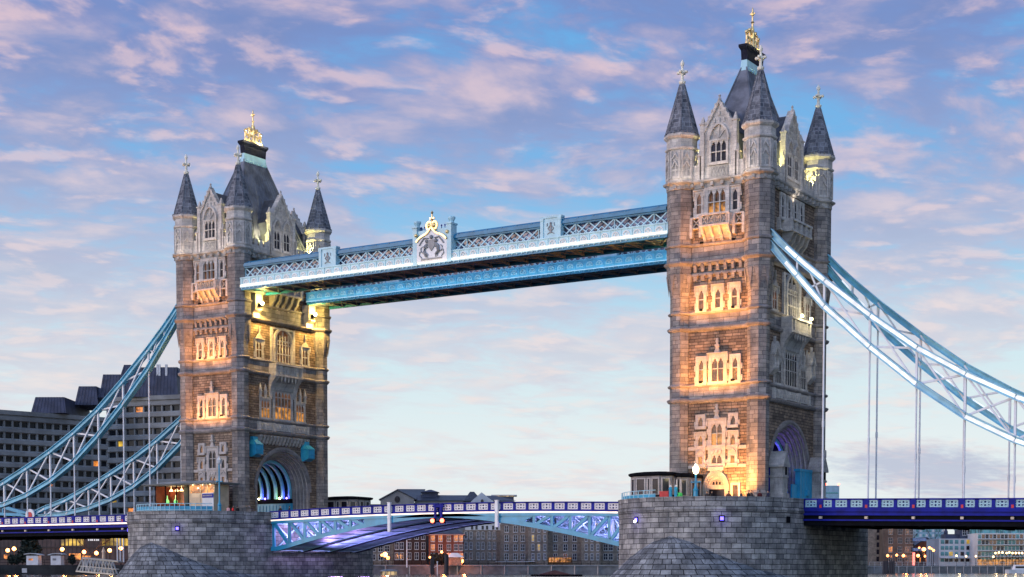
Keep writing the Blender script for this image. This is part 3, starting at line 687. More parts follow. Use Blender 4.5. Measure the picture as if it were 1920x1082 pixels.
    b = mb('E'); b.box(-5.75, 5.75, .05, .3, 20.95, 22.0)
    for u in (-5.6, -2.3, 2.3, 5.6): b.box(u - .25, u + .25, .04, .45, 20.8, 22.1)
    for u0, n in ((-5.2, 5), (-1.9, 6), (2.6, 5)):
        for i in range(n):
            u = u0 + .62 * i
            b.bar((u, .3, 21.85), (u + .3, .3, 21.2), .12); b.bar((u + .6, .3, 21.85), (u + .3, .3, 21.2), .12)
    b.build('carved_panel', PORTB, root)
    # ---- great arch: receding orders, tunnel, ribs
    b = mb('E'); f1 = arcf(ZS); radii = [6.25, 5.95, 5.65, 5.35, 5.05, 4.75]
    for i in range(5):
        o1 = .12 - .45 * i; b.ring(f1, radii[i + 1], radii[i] + .02, o1, o1 - .55, 28)
        for sg in (-1, 1):
            a, c = sorted((sg * radii[i + 1], sg * (radii[i] + .02))); b.box(a, c, o1 - .55, o1, ZF, ZS)
    b.build('arch_moulding', CORN, root)
    b = mb('E')
    for i in range(1, 5):          # roll mouldings between the orders
        o1 = .12 - .45 * i; rr = radii[i] + .10; pts_ = [(rr, o1 + .12, ZF), (rr, o1 + .12, ZS)] + [(rr * cos(pi * q_ / 24), o1 + .12, ZS + rr * sin(pi * q_ / 24)) for q_ in range(1, 24)] + [(-rr, o1 + .12, ZS), (-rr, o1 + .12, ZF)]
        b.tube(pts_, .15, 6)
    b.build('arch_roll', PORT, root)
    b = mb('E'); b.ring(f1, 6.2, 6.55, 0, .22, 28); b.build('hood_mould', CORN, root)
    b = mb('E'); f2 = arcf(ZS)
    L = []
    for i in range(25):
        t = pi * i / 24; L.append((4.78 * cos(t), ZS + 4.78 * sin(t)))
    L = [(4.78, ZF)] + L + [(-4.78, ZF)]
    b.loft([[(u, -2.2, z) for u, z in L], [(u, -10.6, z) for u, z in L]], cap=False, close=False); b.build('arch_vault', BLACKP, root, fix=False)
    for i in range(6):
        b = mb('E'); o = -2.3 - i * 1.42
        b.ring(f1, 4.28, 4.74, o, o - .34, 24)
        for sg in (-1, 1): a, c = sorted((sg * 4.28, sg * 4.74)); b.box(a, c, o - .34, o, 11.0, ZS)
        b.build('arch_rib', TEAL, root)
    for sg in (-1, 1):
        b = mb('E'); a, c = sorted((sg * 4.3, sg * 4.77)); b.box(a, c, -10.4, -2.1, ZF, 10.3)
        for i in range(12): a, c = sorted((sg * 4.2, sg * 4.3)); b.box(a, c, -2.5 - i * .68, -2.3 - i * .68, ZF, 10.0)
        a, c = sorted((sg * 4.15, sg * 4.77)); b.mat(1); b.box(a, c, -10.4, -2.1, 10.3, 10.95); b.mat(0)
        b.build('arch_dado', [CYAN, BLACKP], root)
    # coloured lamps standing at the feet of the ribs
    cols = [((.25, .12, 1), LEDP), ((1., .62, .2), LEDX), ((.3, .15, 1.), LEDP), ((1., .55, .15), LEDX)]
    spots = ((-3.0, 0), (-4.4, 1), (-7.4, 0), (-8.7, 3)) if not near else ((-3.0, 0), (-5.8, 0))
    for o, ci in spots:
        c_, mt_ = cols[ci]; b = mb('E'); b.ball((4.35, o, 11.1), .14); lo = b.build('lamp_lens', mt_, root)
        lamp('POINT', (tx + XW + o, 4.1, 11.3), (60 if ci else 75) * (1.3 if not near else 9), c_, lo, org, size=.15)
    # ---- floodlights of the south face, fixed to the ledges
    FL = ((23.0, 1.5, 300), (31.7, 1.5, 300), (39.75, 1.7, 110)) if not near else ((23.0, 1.5, 380), (31.7, 1.5, 330), (39.75, 1.7, 110))
    for z, o, e in FL:
        for u in (-2.1, 2.1):
            b = mb('S'); b.box(u - .18, u + .18, .1, .55, z - .35, z - .1); b.box(u - .05, u + .05, -.1, .2, z - .5, z - .25); fl = b.build('floodlight', BLACKP, root)
        lamp('AREA', (tx, -(YW + o + .9), z - 1.1), e * (3.5 if near else 3.1), (1., .36, .065), root, org, target=(tx, -(YW - .2), z + 6.5), size=6.5, size_y=.25)
    # glow behind the battlements
    warmY = (1., .86, .32)
    for x, y in ((-3.1, -8.6), (3.1, -8.6), (4.7, -5.6), (4.7, 5.6)):
        b = mb(); b.box(x - .2, x + .2, y - .2, y + .2, 47.25, 47.6); b.build('floodlight', BLACKP, root)
        lamp('POINT', (tx + x, y, 48.1), 1900 if not near else 1500, warmY, root, org, size=.2)
    for y in (-1.8, 1.8):
        lamp('POINT', (tx + 1.1, y, 65.2), 300 if not near else 40, (1., .85, .5), root, org, size=.1)
    # unseen area lamps added to brighten the turrets and gables
    lamp('AREA', (tx, -(YW + 2.6), 46.9), 150, (1., .80, .66), root, org, target=(tx, -(YW - .2), 51.5), size=10, size_y=.2)
    lamp('AREA', (tx + XW + 2.6, 0, 46.9), 170 if not near else 150, (1., .84, .70), root, org, target=(tx + XW - .2, 0, 51.5), size=.2, size_y=15)
    for y in (-3.9, 3.9):
        lamp('SPOT', (tx + 5.0, y, 48.3), 5200 if not near else 1500, (1., .80, .48), root, org, target=(tx + 1.6, y * .6, 57.5), size=.2, angle=50)
    return root, mb, window
towerR, mbR, winR = make_tower(0, 'nearer gothic stone bridge tower with orange lit front, right of the walkways', True)
towerL, mbL, winL = make_tower(-DX, 'farther gothic stone bridge tower with yellow lit side, left of the walkways', False)

# ---- features only one tower shows
def brow(root, mb):           # far tower: blue hoist boxes, brackets and corbels above the arch, floodlit corbels below the walkways
    org = root.location
    b = mb('E')
    for i in range(15):
        u = -5.4 + i * .77
        b.loft([[(u - .17, 0, z), (u + .17, 0, z), (u + .17, o, z), (u - .17, o, z)] for z, o in ((18.75, .05), (18.95, .3), (19.3, .34), (19.32, .5), (19.6, .55), (20.1, .75))])
        b.box(u - .3, u + .3, .0, .62, 19.85, 20.1)
    b.build('corbel_table', PORT, root)
    for u in (-6.9, 5.0):
        b = mb('E')
        b.loft([[(u - .8, .05, z), (u + .8, .05, z), (u + .8, o, z), (u - .8, o, z)] for z, o in ((16.7, .7), (17.1, 1.5), (18.5, 1.5))])
        b.loft([[(u - .85, .05, 18.5), (u + .85, .05, 18.5), (u + .85, 1.6, 18.5), (u - .85, 1.6, 18.5)], [(u - .55, .05, 19.2), (u + .55, .05, 19.2), (u + .55, .8, 19.2), (u - .55, .8, 19.2)]])
        b.box(u - .5, u + .5, .1, .7, 19.2, 19.7)
        for k in (-.4, 0, .4): b.box(u + k - .05, u + k + .05, 1.5, 1.56, 17.2, 18.4)
        b.box(u - .84, u + .84, 1.45, 1.58, 17.75, 17.85)
        b.build('hoist_box', CYAN, root)
    for u in (-6.6, 5.6):
        b = mb('E'); b.loft([[(u - .75, 0, z), (u + .75, 0, z), (u + .75, o, z), (u - .75, o, z)] for z, o in ((36.8, .1), (37.2, .75), (37.9, .8), (38.3, 1.3), (40.6, 1.35))])
        b.build('walkway_corbel', PORT, root)
        b = mb('E'); b.box(u - .3, u + .3, 1.4, 1.75, 38.7, 39.2); fl = b.build('floodlight', BLACKP, root)
        b = mb('E'); b.ball((u, 1.95, 39.2), .26); b.build('lamp_lens', LEDX, fl)
        lamp('POINT', (root.location.x + XW + 2.4, u, 39.4), 1300, (1., .66, .15), fl, org, size=.25)
        lamp('SPOT', (root.location.x + XW + 2.6, u, 39.0), 6000, (1., .58, .14), fl, org, target=(root.location.x + XW, u + 1.5, 31), size=.2, angle=110)
brow(towerL, mbL)
def sentinels(root, mb):      # nearer tower: stone shelters, a gate, a navy panel painted as shade, and niches on the landward side of the arch
    org = root.location
    for i, u in enumerate((-6.3, 6.3)):
        b = mb('E')
        b.box(u - .8, u + .8, .5, 2.1, ZF, 12.4); b.box(u - .95, u + .95, .35, 2.3, ZF, 9.2); b.box(u - .9, u + .9, .4, 2.2, 11.1, 11.35)
        b.ext([(u - 1.05, 12.35), (u - 1.05, 12.6), (u, 14.3), (u + 1.05, 12.6), (u + 1.05, 12.35)], .3, 2.35)
        b.box(u - .12, u + .12, 2.1, 2.4, 14.2, 14.9); b.ball((u, 2.25, 15.0), .2)
        b.ext([(u - .45, 11.3), (u - .45, 12.4), (u, 13.2), (u + .45, 12.4), (u + .45, 11.3)], 2.1, 2.22)
        s = b.build('stone_shelter', PORTD, root)
        b = mb('E'); b.poly([(u - .3, 2.24, 11.4), (u + .3, 2.24, 11.4), (u + .3, 2.24, 12.3), (u, 2.24, 12.8), (u - .3, 2.24, 12.3)]); b.build('niche_shade', BLACKP, s)  # flat black patch painted as the shade inside the niche
    b = mb('E'); b.box(1.3, 5.4, .3, .9, ZF, 12.55); b.box(1.1, 5.5, .2, 1.0, 12.3, 12.6); b.box(3.2, 4.0, .9, 1.2, 9.3, 10.0); b.box(-.4, 1.3, .4, .6, ZF, 10.6)
    for i in range(5): b.box(1.3 + i * .9, 1.42 + i * .9, .9, .96, ZF, 12.3)
    b.build('gate_or_shade_panel', CYAN, root)
    b = mb('E'); b.box(-7.2, -5.3, -.2, .45, ZF, 12.3); b.build('gate_or_shade_panel', NAVY, root)  # shadow left of the arch, painted as a navy panel
    for u in (-5.9, 5.9):
        b = mb('E')
        b.loft([[(u - .7, 0, z), (u + .7, 0, z), (u + .7, o, z), (u - .7, o, z)] for z, o in ((23.6, .1), (24.2, .7), (24.4, .8), (24.6, .8))])
        b.box(u - .75, u - .5, 0, .75, 24.6, 26.0); b.box(u + .5, u + .75, 0, .75, 24.6, 26.0)
        b.ext([(u - .85, 25.9), (u, 27.6), (u + .85, 25.9), (u + .5, 25.9), (u, 26.8), (u - .5, 25.9)], .1, .85)
        for k in (-.75, .75): b.box(u + k - .1, u + k + .1, .3, .7, 25.9, 26.9)
        b.box(u - .1, u + .1, .3, .6, 27.3, 28.2)
        b.lathe([(.3, 24.6), (.34, 24.9), (.25, 25.4), (.3, 25.6), (.12, 25.8), (.15, 26.0), (.05, 26.2)], 8, u, .35); b.build('statue_niche', PORTB, root)
    for u in (-.4, 2.6):
        b = mb('E'); b.ball((u, 1.7, 31.25), .2); lo = b.build('lamp_lens', LEDX, root)
        lamp('POINT', (XW + 2.3, u, 31.3), 260, (1., .82, .45), lo, org, size=.2)
sentinels(towerR, mbR)
# floodlights washing the lower front of the nearer tower from the pier
for i, (x, e) in enumerate(((-3.6, 420), (3.4, 420))):
    f = thing('floodlight', ('small black floodlight on the nearer pier, left of the tower door', 'small black floodlight on the nearer pier, right of the tower door')[i], 'floodlight', (x, -14.2, ZF))
    b = MB(f.location); b.T = lambda v, x=x: Vector((x, -14.2, ZF)) + Vector(v)
    b.box(-.3, .3, -.12, .12, .35, .75); b.box(-.36, -.3, -.05, .05, 0, .6); b.box(.3, .36, -.05, .05, 0, .6); b.box(-.36, .36, -.2, .2, 0, .06); b.build('lamp_housing', BLACKP, f)
    lamp('SPOT', (x, -14.2, ZF + .8), e * 42, (1., .38, .08), f, f.location, target=(x * .8, -YW, 13.5), size=.2, angle=95)
for i, x in enumerate((-3.6, 3.4)):
    f = thing('floodlight', ('small black floodlight on the farther pier near the glass pavilion', 'small black floodlight on the farther pier near the road arch')[i], 'floodlight', (-DX + x, -12.4, ZF))
    b = MB(f.location); b.T = lambda v, x=x: Vector((-DX + x, -12.4, ZF)) + Vector(v)
    b.box(-.3, .3, -.12, .12, .35, .75); b.box(-.36, -.3, -.05, .05, 0, .6); b.box(.3, .36, -.05, .05, 0, .6); b.build('lamp_housing', BLACKP, f)
    lamp('SPOT', (-DX + x, -12.4, ZF + .8), 800, (1., .60, .28), f, f.location, target=(-DX + x * 1.2, -YW, 13.5), size=.2, angle=95)

# ================================================================== the piers
PHX, PLY, PYC = 11.2, 12.9, -10.0
def pier_loop(z, off=0., n=28):
    pts = []
    for i in range(n + 1):
        t = pi + pi * i / n; pts.append((cos(t) * (PHX + off), PYC + sin(t) * (PLY + off), z))
    for i in range(n + 1):
        t = pi * i / n; pts.append((cos(t) * (PHX + off), -PYC + sin(t) * (PLY + off), z))
    return pts
def make_pier(tx, label, near):
    org = Vector((tx, 0, -1.0)); root = thing('bridge_pier', label, 'pier', org)
    def walls(prof, name, m, cap=False):
        b = MB(org); n = len(pier_loop(0))
        base = pier_loop(0); arc = [0.]
        for i in range(n): a, c = base[i], base[(i + 1) % n]; arc.append(arc[-1] + math.hypot(c[0] - a[0], c[1] - a[1]))
        L = [[b.p((x + tx, y, zz)) for x, y, zz in pier_loop(z, o)] for o, z in prof]
        for k_ in range(len(L) - 1):
            z0, z1 = prof[k_][1], prof[k_ + 1][1]
            for i in range(n):
                j = (i + 1) % n
                b.face((L[k_][i], L[k_][j], L[k_ + 1][j], L[k_ + 1][i]), [(arc[i], z0), (arc[i + 1], z0), (arc[i + 1], z1), (arc[i], z1)])
        if cap: b.face(L[-1])
        return b.build(name, m, root, fix=False)
    walls([(.05, -3), (0, 6.2), (.06, 6.3), (.06, 6.45), (.02, 6.5), (.12, 6.55), (.12, 6.72), (.06, 6.77), (.18, 6.82), (.18, 7.0), (.10, 7.06), (.08, 8.15), (.14, 8.2), (.14, 8.32), (-.45, 8.34), (-.45, 7.15)], 'pier_wall', PIER)
    b = MB(org); ids = [b.p((x + tx, y, z)) for x, y, z in pier_loop(7.42, -.3)]; b.face(ids); b.build('pier_deck', FLAG, root)
    # domed cutwater wrapped round the upstream nose, laid in stepped courses
    b = MB(org); n = 56; H = 4.0; rows = 8; sec = []
    for k_ in range(rows + 1):
        z = -2.6 + (H + 2.6) * k_ / rows; s_ = max(0., (H - z) / (H + .6)); s_ = s_ if s_ > 1 else s_ ** .56
        for st in ((.0, .14) if k_ < rows else (.0,)):
            q = max(s_ - st * .12, .012)
            sec.append((z if not st else z + .03, .5 * (1 - q), -21.8 + 8.6 * q, 10.5 * q, .9 + 10.9 * q))
    sec.sort(key=lambda r: r[0]); prev = None; pz = 0
    for z, cx, cy, rx, ry in sec:
        ring_ = [b.p((tx + cx + cos(a) * rx, cy + sin(a) * ry, z)) for a in [2 * pi * i / n for i in range(n)]]
        if prev:
            for i in range(n):
                j = (i + 1) % n; u0, u1 = 7 * 2 * pi * i / n, 7 * 2 * pi * (i + 1) / n
                b.face((prev[i], prev[j], ring_[j], ring_[i]), [(u0, pz), (u1, pz), (u1, z), (u0, z)])
        prev = ring_; pz = z
    b.face(prev); b.build('cutwater', DOME, root)
    # recessed navigation lights
    for px, lit_ in (((-140, 1), (-38, 2), (52, 1), (122, 0)) if near else ((-140, 1), (-75, 1), (40, 1))):
        t = radians(270 + px * .62) if near else radians(270 + px * .60)
        x, y = cos(t) * (PHX + .02), PYC + sin(t) * (PLY + .02); nrm = Vector((cos(t) / PHX, sin(t) / PLY, 0)).normalized(); tg_ = Vector((-nrm.y, nrm.x, 0))
        b = MB(org); b.T = lambda v, x=x, y=y, nrm=nrm, tg_=tg_: Vector((tx + x, y, 0)) + nrm * v.y + tg_ * v.x + Vector((0, 0, v.z))
        b.box(-.34, .34, -.2, .03, 5.45, 6.15); o = b.build('light_recess', BLACKP, root)
        if lit_:
            b2 = MB(org); b2.T = b.T; b2.box(-.20, .20, .03, .10, 5.6, 6.0); b2.build('blue_lamp', LEDB, o)
            if lit_ == 2: b3 = MB(org); b3.T = b.T; b3.ball((.05, .25, 5.6), .16); b3.build('lamp_lens', glow('cool_lens', (.75, .75, 1.), 8), o)
            q = b.T(Vector((0, .6, 5.75))); lamp('POINT', q, 14 if lit_ == 1 else 26, (.15, .08, 1.), o, org, size=.1)
    return root
make_pier(0, 'nearer curved granite pier with domed cutwater, under the right tower', True)
make_pier(-DX, 'farther curved granite pier with domed cutwater, under the left tower', False)

# ================================================================== high level walkways
def make_walkway(yo, yi, label, lit_):
    """yo: outer lattice plane seen from the camera, yi: the other side"""
    X0, X1 = -DX + TA + 1.66, -TA - 1.66
    org = Vector(((X0 + X1) / 2, (yo + yi) / 2, 40.7)); root = thing('high_walkway', label, 'walkway', org)
    M = lambda: MB(org)
    b = M(); b.box(X0, X1, yo - .38, yi + .38, 44.2, 44.55); b.box(X0, X1, yo - .5, yo - .1, 44.05, 44.35)
    b.loft([[(X0, yo - .3, 44.55), (X1, yo - .3, 44.55), (X1, yi + .3, 44.55), (X0, yi + .3, 44.55)], [(X0, yo + .5, 44.95), (X1, yo + .5, 44.95), (X1, yi - .5, 44.95), (X0, yi - .5, 44.95)]])
    b.box(X0, X1, yo - .3, yo, 43.85, 44.05)
    for i in range(30):
        x = X0 + (X1 - X0) * (i + .5) / 30; b.box(x - .08, x + .08, yo - .42, yo + .2, 44.5, 44.64)
    b.build('roof', CYAND, root)
    n = 37; w = (X1 - X0) / n
    for y, nm in ((yo, 'lattice_girder'), (yi, 'lattice_girder')):
        b = M(); zb, zt = 42.42, 43.9
        for i in range(n):
            x = X0 + w * i
            b.bar((x - .0, y - .05, zb), (x + w, y - .05, zt), .15, .13, (0, 1, 0)); b.bar((x, y + .05, zt), (x + w, y + .05, zb), .15, .13, (0, 1, 0))
            b.bar((x + w / 2, y + .02, zb), (x + w, y + .02, zb + (zt - zb) / 2), .10, .1, (0, 1, 0)); b.bar((x + w / 2, y + .02, zb), (x, y + .02, zb + (zt - zb) / 2), .10, .1, (0, 1, 0))
            b.box(x + w / 2 - .12, x + w / 2 + .12, y - .11, y + .1, zb + .62, zb + .86)
        b.box(X0, X1, y - .12, y + .12, zb - .1, zb + .06); b.box(X0, X1, y - .12, y + .12, zt - .06, zt + .06)
        for i in range(0, n + 1, 3): b.box(X0 + w * i - .05, X0 + w * i + .05, y - .1, y + .1, zb, zt)
        b.build(nm, CYANL, root)
    b = M(); b.box(X0, X1, yo + .45, yo + .5, 42.4, 43.95); b.box(X0, X1, yi - .5, yi - .45, 42.4, 43.95); b.build('glazing', GWALK, root)
    # fascia of little panels
    fy = yo - .75; m = 45; w = (X1 - X0) / m
    b = M(); b.box(X0 - .4, X1 + .4, fy, yo, 41.0, 42.4); b.box(X0 - .4, X1 + .4, fy - .1, yo, 42.28, 42.44); b.box(X0 - .4, X1 + .4, fy - .12, fy, 40.95, 41.1)
    for i in range(m + 1): b.box(X0 + w * i - .07, X0 + w * i + .07, fy - .07, fy, 41.1, 42.28)
    b.box(X0 - .4, X1 + .4, yi, yi + .75, 41.0, 42.4)
    for i in range(m * 2): b.box(X0 + w * i / 2 - .05, X0 + w * i / 2 + .05, fy - .16, fy, 40.8, 40.96)
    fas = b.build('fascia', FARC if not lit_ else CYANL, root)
    for i in range(m):
        b = M(); x = X0 + w * (i + .5); z0 = 41.55
        b.box(x - .5, x + .5, fy - .05, fy, z0 - .1, z0)
        for k_ in range(8):
            t0, t1 = pi * k_ / 8, pi * (k_ + 1) / 8
            b.bar((x + .46 * cos(t0), fy - .05, z0 + .48 * sin(t0)), (x + .46 * cos(t1), fy - .05, z0 + .48 * sin(t1)), .1, .1, (0, 1, 0))
        for k_ in (-.24, 0, .24): b.bar((x, fy - .04, z0), (x + k_ * 1.2, fy - .04, z0 + .4), .07, .07, (0, 1, 0))
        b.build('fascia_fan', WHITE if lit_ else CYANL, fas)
    if lit_:
        b = M(); b.box(X0 - .3, X1 + .3, fy - .17, fy - .08, 41.12, 41.36); ls = b.build('light_strip', LEDW, root)
        lamp('AREA', ((X0 + X1) / 2, fy - .9, 41.0), 150, (1., .80, .62), ls, org, target=((X0 + X1) / 2, fy, 41.9), size=X1 - X0, size_y=.2)
    else:
        b = M(); b.box(X0 - .3, X1 + .3, fy - .17, fy - .10, 41.0, 41.08); ls = b.build('light_strip', glow('faint_blue_strip', (.45, .75, 1.), .5), root)
        lamp('AREA', ((X0 + X1) / 2, fy - .9, 41.0), 330, (.62, .86, 1.), ls, org, target=((X0 + X1) / 2, fy, 41.9), size=X1 - X0, size_y=.2)
    # underside: deck plate, side plates and cross bracing
    b = M(); b.box(X0, X1, yo - .6, yi + .6, 41.0, 41.1); b.box(X0 - .3, X1 + .3, yo - .75, yo - .35, 40.62, 40.98); b.box(X0 - .3, X1 + .3, yi + .35, yi + .75, 40.62, 40.98); b.build('soffit', CYAND, root)
    b = M(); k_ = 24; w = (X1 - X0) / k_
    for i in range(k_):
        x = X0 + w * i; b.box(x - .09, x + .09, yo - .35, yi + .35, 40.66, 40.98)
        b.bar((x, yo, 40.8), (x + w, yi, 40.8), .12, .12); b.bar((x, yi, 40.86), (x + w, yo, 40.86), .12, .12)
    b.build('cross_bracing', GREY, root)
    # small portal frames with a shield, and the great painted crest at mid span
    for xc in (-59.7, -23.2):
        b = M(); hw = 1.5
        b.box(xc - hw, xc + hw, yo - .62, yo + .2, 42.44, 45.05); b.box(xc - hw - .1, xc + hw + .1, yo - .72, yo + .2, 44.9, 45.15)
        for sg in (-1, 1): b.box(xc + sg * (hw - .2) - .22, xc + sg * (hw - .2) + .22, yo - .74, yo - .6, 41.1, 45.0); b.box(xc + sg * (hw - .2) - .27, xc + sg * (hw - .2) + .27, yo - .8, yo - .6, 44.6, 44.9)
        pf = b.build('portal_frame', CYANL, root)
        b = M(); f = lambda u, z: (xc + u, yo - .66, z)
        b.ball((xc, yo - .66, 44.25), .16); b.bar(f(0, 44.2), f(0, 43.0), .22, .12)
        for sg in (-1, 1):
            b.bar(f(sg * .1, 43.95), f(sg * .42, 43.6), .12, .1); b.bar(f(sg * .42, 43.6), f(sg * .15, 43.3), .12, .1); b.bar(f(sg * .15, 43.1), f(sg * .5, 42.9), .1, .1); b.bar(f(sg * .5, 44.3), f(sg * .55, 43.9), .08, .1)
        b.build('shield', GREY, pf)
    xc = (X0 + X1) / 2 - .4
    if lit_:
        b = M(); hw = 2.5
        for sg in (-1, 1):
            b.box(xc + sg * (hw + .3) - .34, xc + sg * (hw + .3) + .34, fy - .3, yo + .3, 40.9, 46.0); b.box(xc + sg * (hw + .3) - .45, xc + sg * (hw + .3) + .45, fy - .42, yo + .4, 45.9, 46.1)
            b.lathe([(.36, 46.1), (.3, 46.3), (.52, 46.7), (.5, 46.9), (.3, 46.95)], 8, xc + sg * (hw + .3), (fy + yo) / 2)
        b.box(xc - hw, xc + hw, fy - .1, yo + .2, 44.3, 45.5); cf = b.build('crest_frame', CYANL, root)
        b = M()
        outl = [(-2.45, 41.3), (-2.45, 43.9)] + [(-2.45 + 2.45 * t, 43.9 + 1.0 * (1 - (1 - t) ** 2) ** .8 + (.75 * max(0, t - .7) / .3)) for t in [i / 8 for i in range(1, 9)]]
        outl += [(-u, z) for u, z in reversed(outl[:-1])]
        b.T = lambda v: Vector((xc + v.x, v.y, v.z)); b.ext(outl, fy - .3, fy - .05); b.build('crest_panel', WHITE, cf)
        b = M(); b.T = lambda v: Vector((xc + v.x, fy - .34 + v.y, v.z))
        top = [(u, z + .1) for u, z in outl[1:-1]]
        for (u0, z0), (u1, z1) in zip(top, top[1:]): b.bar((u0, -.04, z0), (u1, -.04, z1), .2, .28, (0, 1, 0))
        for sg in (-1, 1):
            for t in range(10):
                a0, a1 = 2 * pi * t / 10, 2 * pi * (t + 1) / 10
                b.bar((sg * .42 + .42 * cos(a0), .1, 46.0 + .5 * sin(a0)), (sg * .42 + .42 * cos(a1), .1, 46.0 + .5 * sin(a1)), .26, .2, (0, 1, 0))
            b.ball((sg * .42, .1, 46.0), .3)
        b.lathe([(.3, 45.6), (.2, 46.3), (.14, 46.6), (.22, 46.8), (.12, 47.0), (.09, 47.5), (.2, 47.7), (.05, 47.95)], 8, 0, .15); b.bar((-.4, .15, 46.95), (.4, .15, 46.95), .2)
        for sg in (-1, 1): b.ball((sg * 2.55, 0, 44.9), .26)
        b.build('gilded_moulding', GOLD, cf)
        b = M(); b.T = lambda v: Vector((xc + v.x, fy - .3 - v.y, v.z))
        shield_ = [(-.55, 44.1), (.55, 44.1), (.55, 43.3), (0, 42.6), (-.55, 43.3)]; b.ext(shield_, 0, .12)
        for sg in (-1, 1):           # the two supporters, rampant, and scrolls
            b.tube([(sg * .7, .08, 43.6), (sg * 1.05, .1, 43.2), (sg * 1.15, .1, 42.6), (sg * .9, .1, 41.9)], [.16, .26, .22, .12]); b.ball((sg * .78, .1, 43.95), .24)
            b.tube([(sg * 1.0, .1, 43.3), (sg * .62, .12, 43.1)], [.12, .07]); b.tube([(sg * 1.1, .1, 42.5), (sg * .65, .1, 42.2), (sg * .7, .1, 41.8)], [.14, .1, .08])
            b.tube([(sg * 1.2, .06, 42.4), (sg * 1.7, .08, 42.6), (sg * 1.75, .08, 43.1), (sg * 1.5, .06, 43.3)], .07); b.tube([(sg * 1.6, .06, 41.8), (sg * 2.0, .06, 42.2), (sg * 1.9, .06, 42.7)], .07)
            b.tube([(sg * .5, .06, 44.3), (sg * 1.2, .08, 44.4), (sg * 1.7, .06, 43.9), (sg * 2.0, .06, 43.5)], .10)
        b.ball((0, .1, 44.45), .28); b.box(-1.7, 1.7, 0, .1, 41.5, 41.7); b.build('coat_of_arms', GREY, cf)
        b = M()
        for i in range(9): b.lathe([(.05, 45.5), (.05, 45.9), (.13, 46.0), (.03, 46.15)], 6, xc - 2.2 + i * .55 if abs(i - 4) > 1 else xc - 2.3, yo - .3)
        b.build('spike_row', NAVY, cf)
    return root
make_walkway(-9.55, -5.6, 'nearer pale blue lattice walkway with white light strip and gilded crest', True)
make_walkway(5.35, 9.3, 'farther plain blue high walkway, seen beneath the lit one', False)
# warm light that spills from the tower end of the nearer walkway
fl = thing('floodlight', 'floodlight under the right end of the nearer walkway beside the tower', 'floodlight', (-7.2, -7.6, 38.6))
b = MB(fl.location); b.T = lambda v: Vector((-7.2, -7.6, 38.6)) + Vector(v)
b.box(-.25, .25, -.2, .2, 0, .4); b.box(.25, 1.0, -.08, .08, .1, .25); b.build('lamp_housing', BLACKP, fl)
lamp('POINT', (-7.4, -7.8, 39.3), 160, (1., .60, .18), fl, fl.location, size=.15)

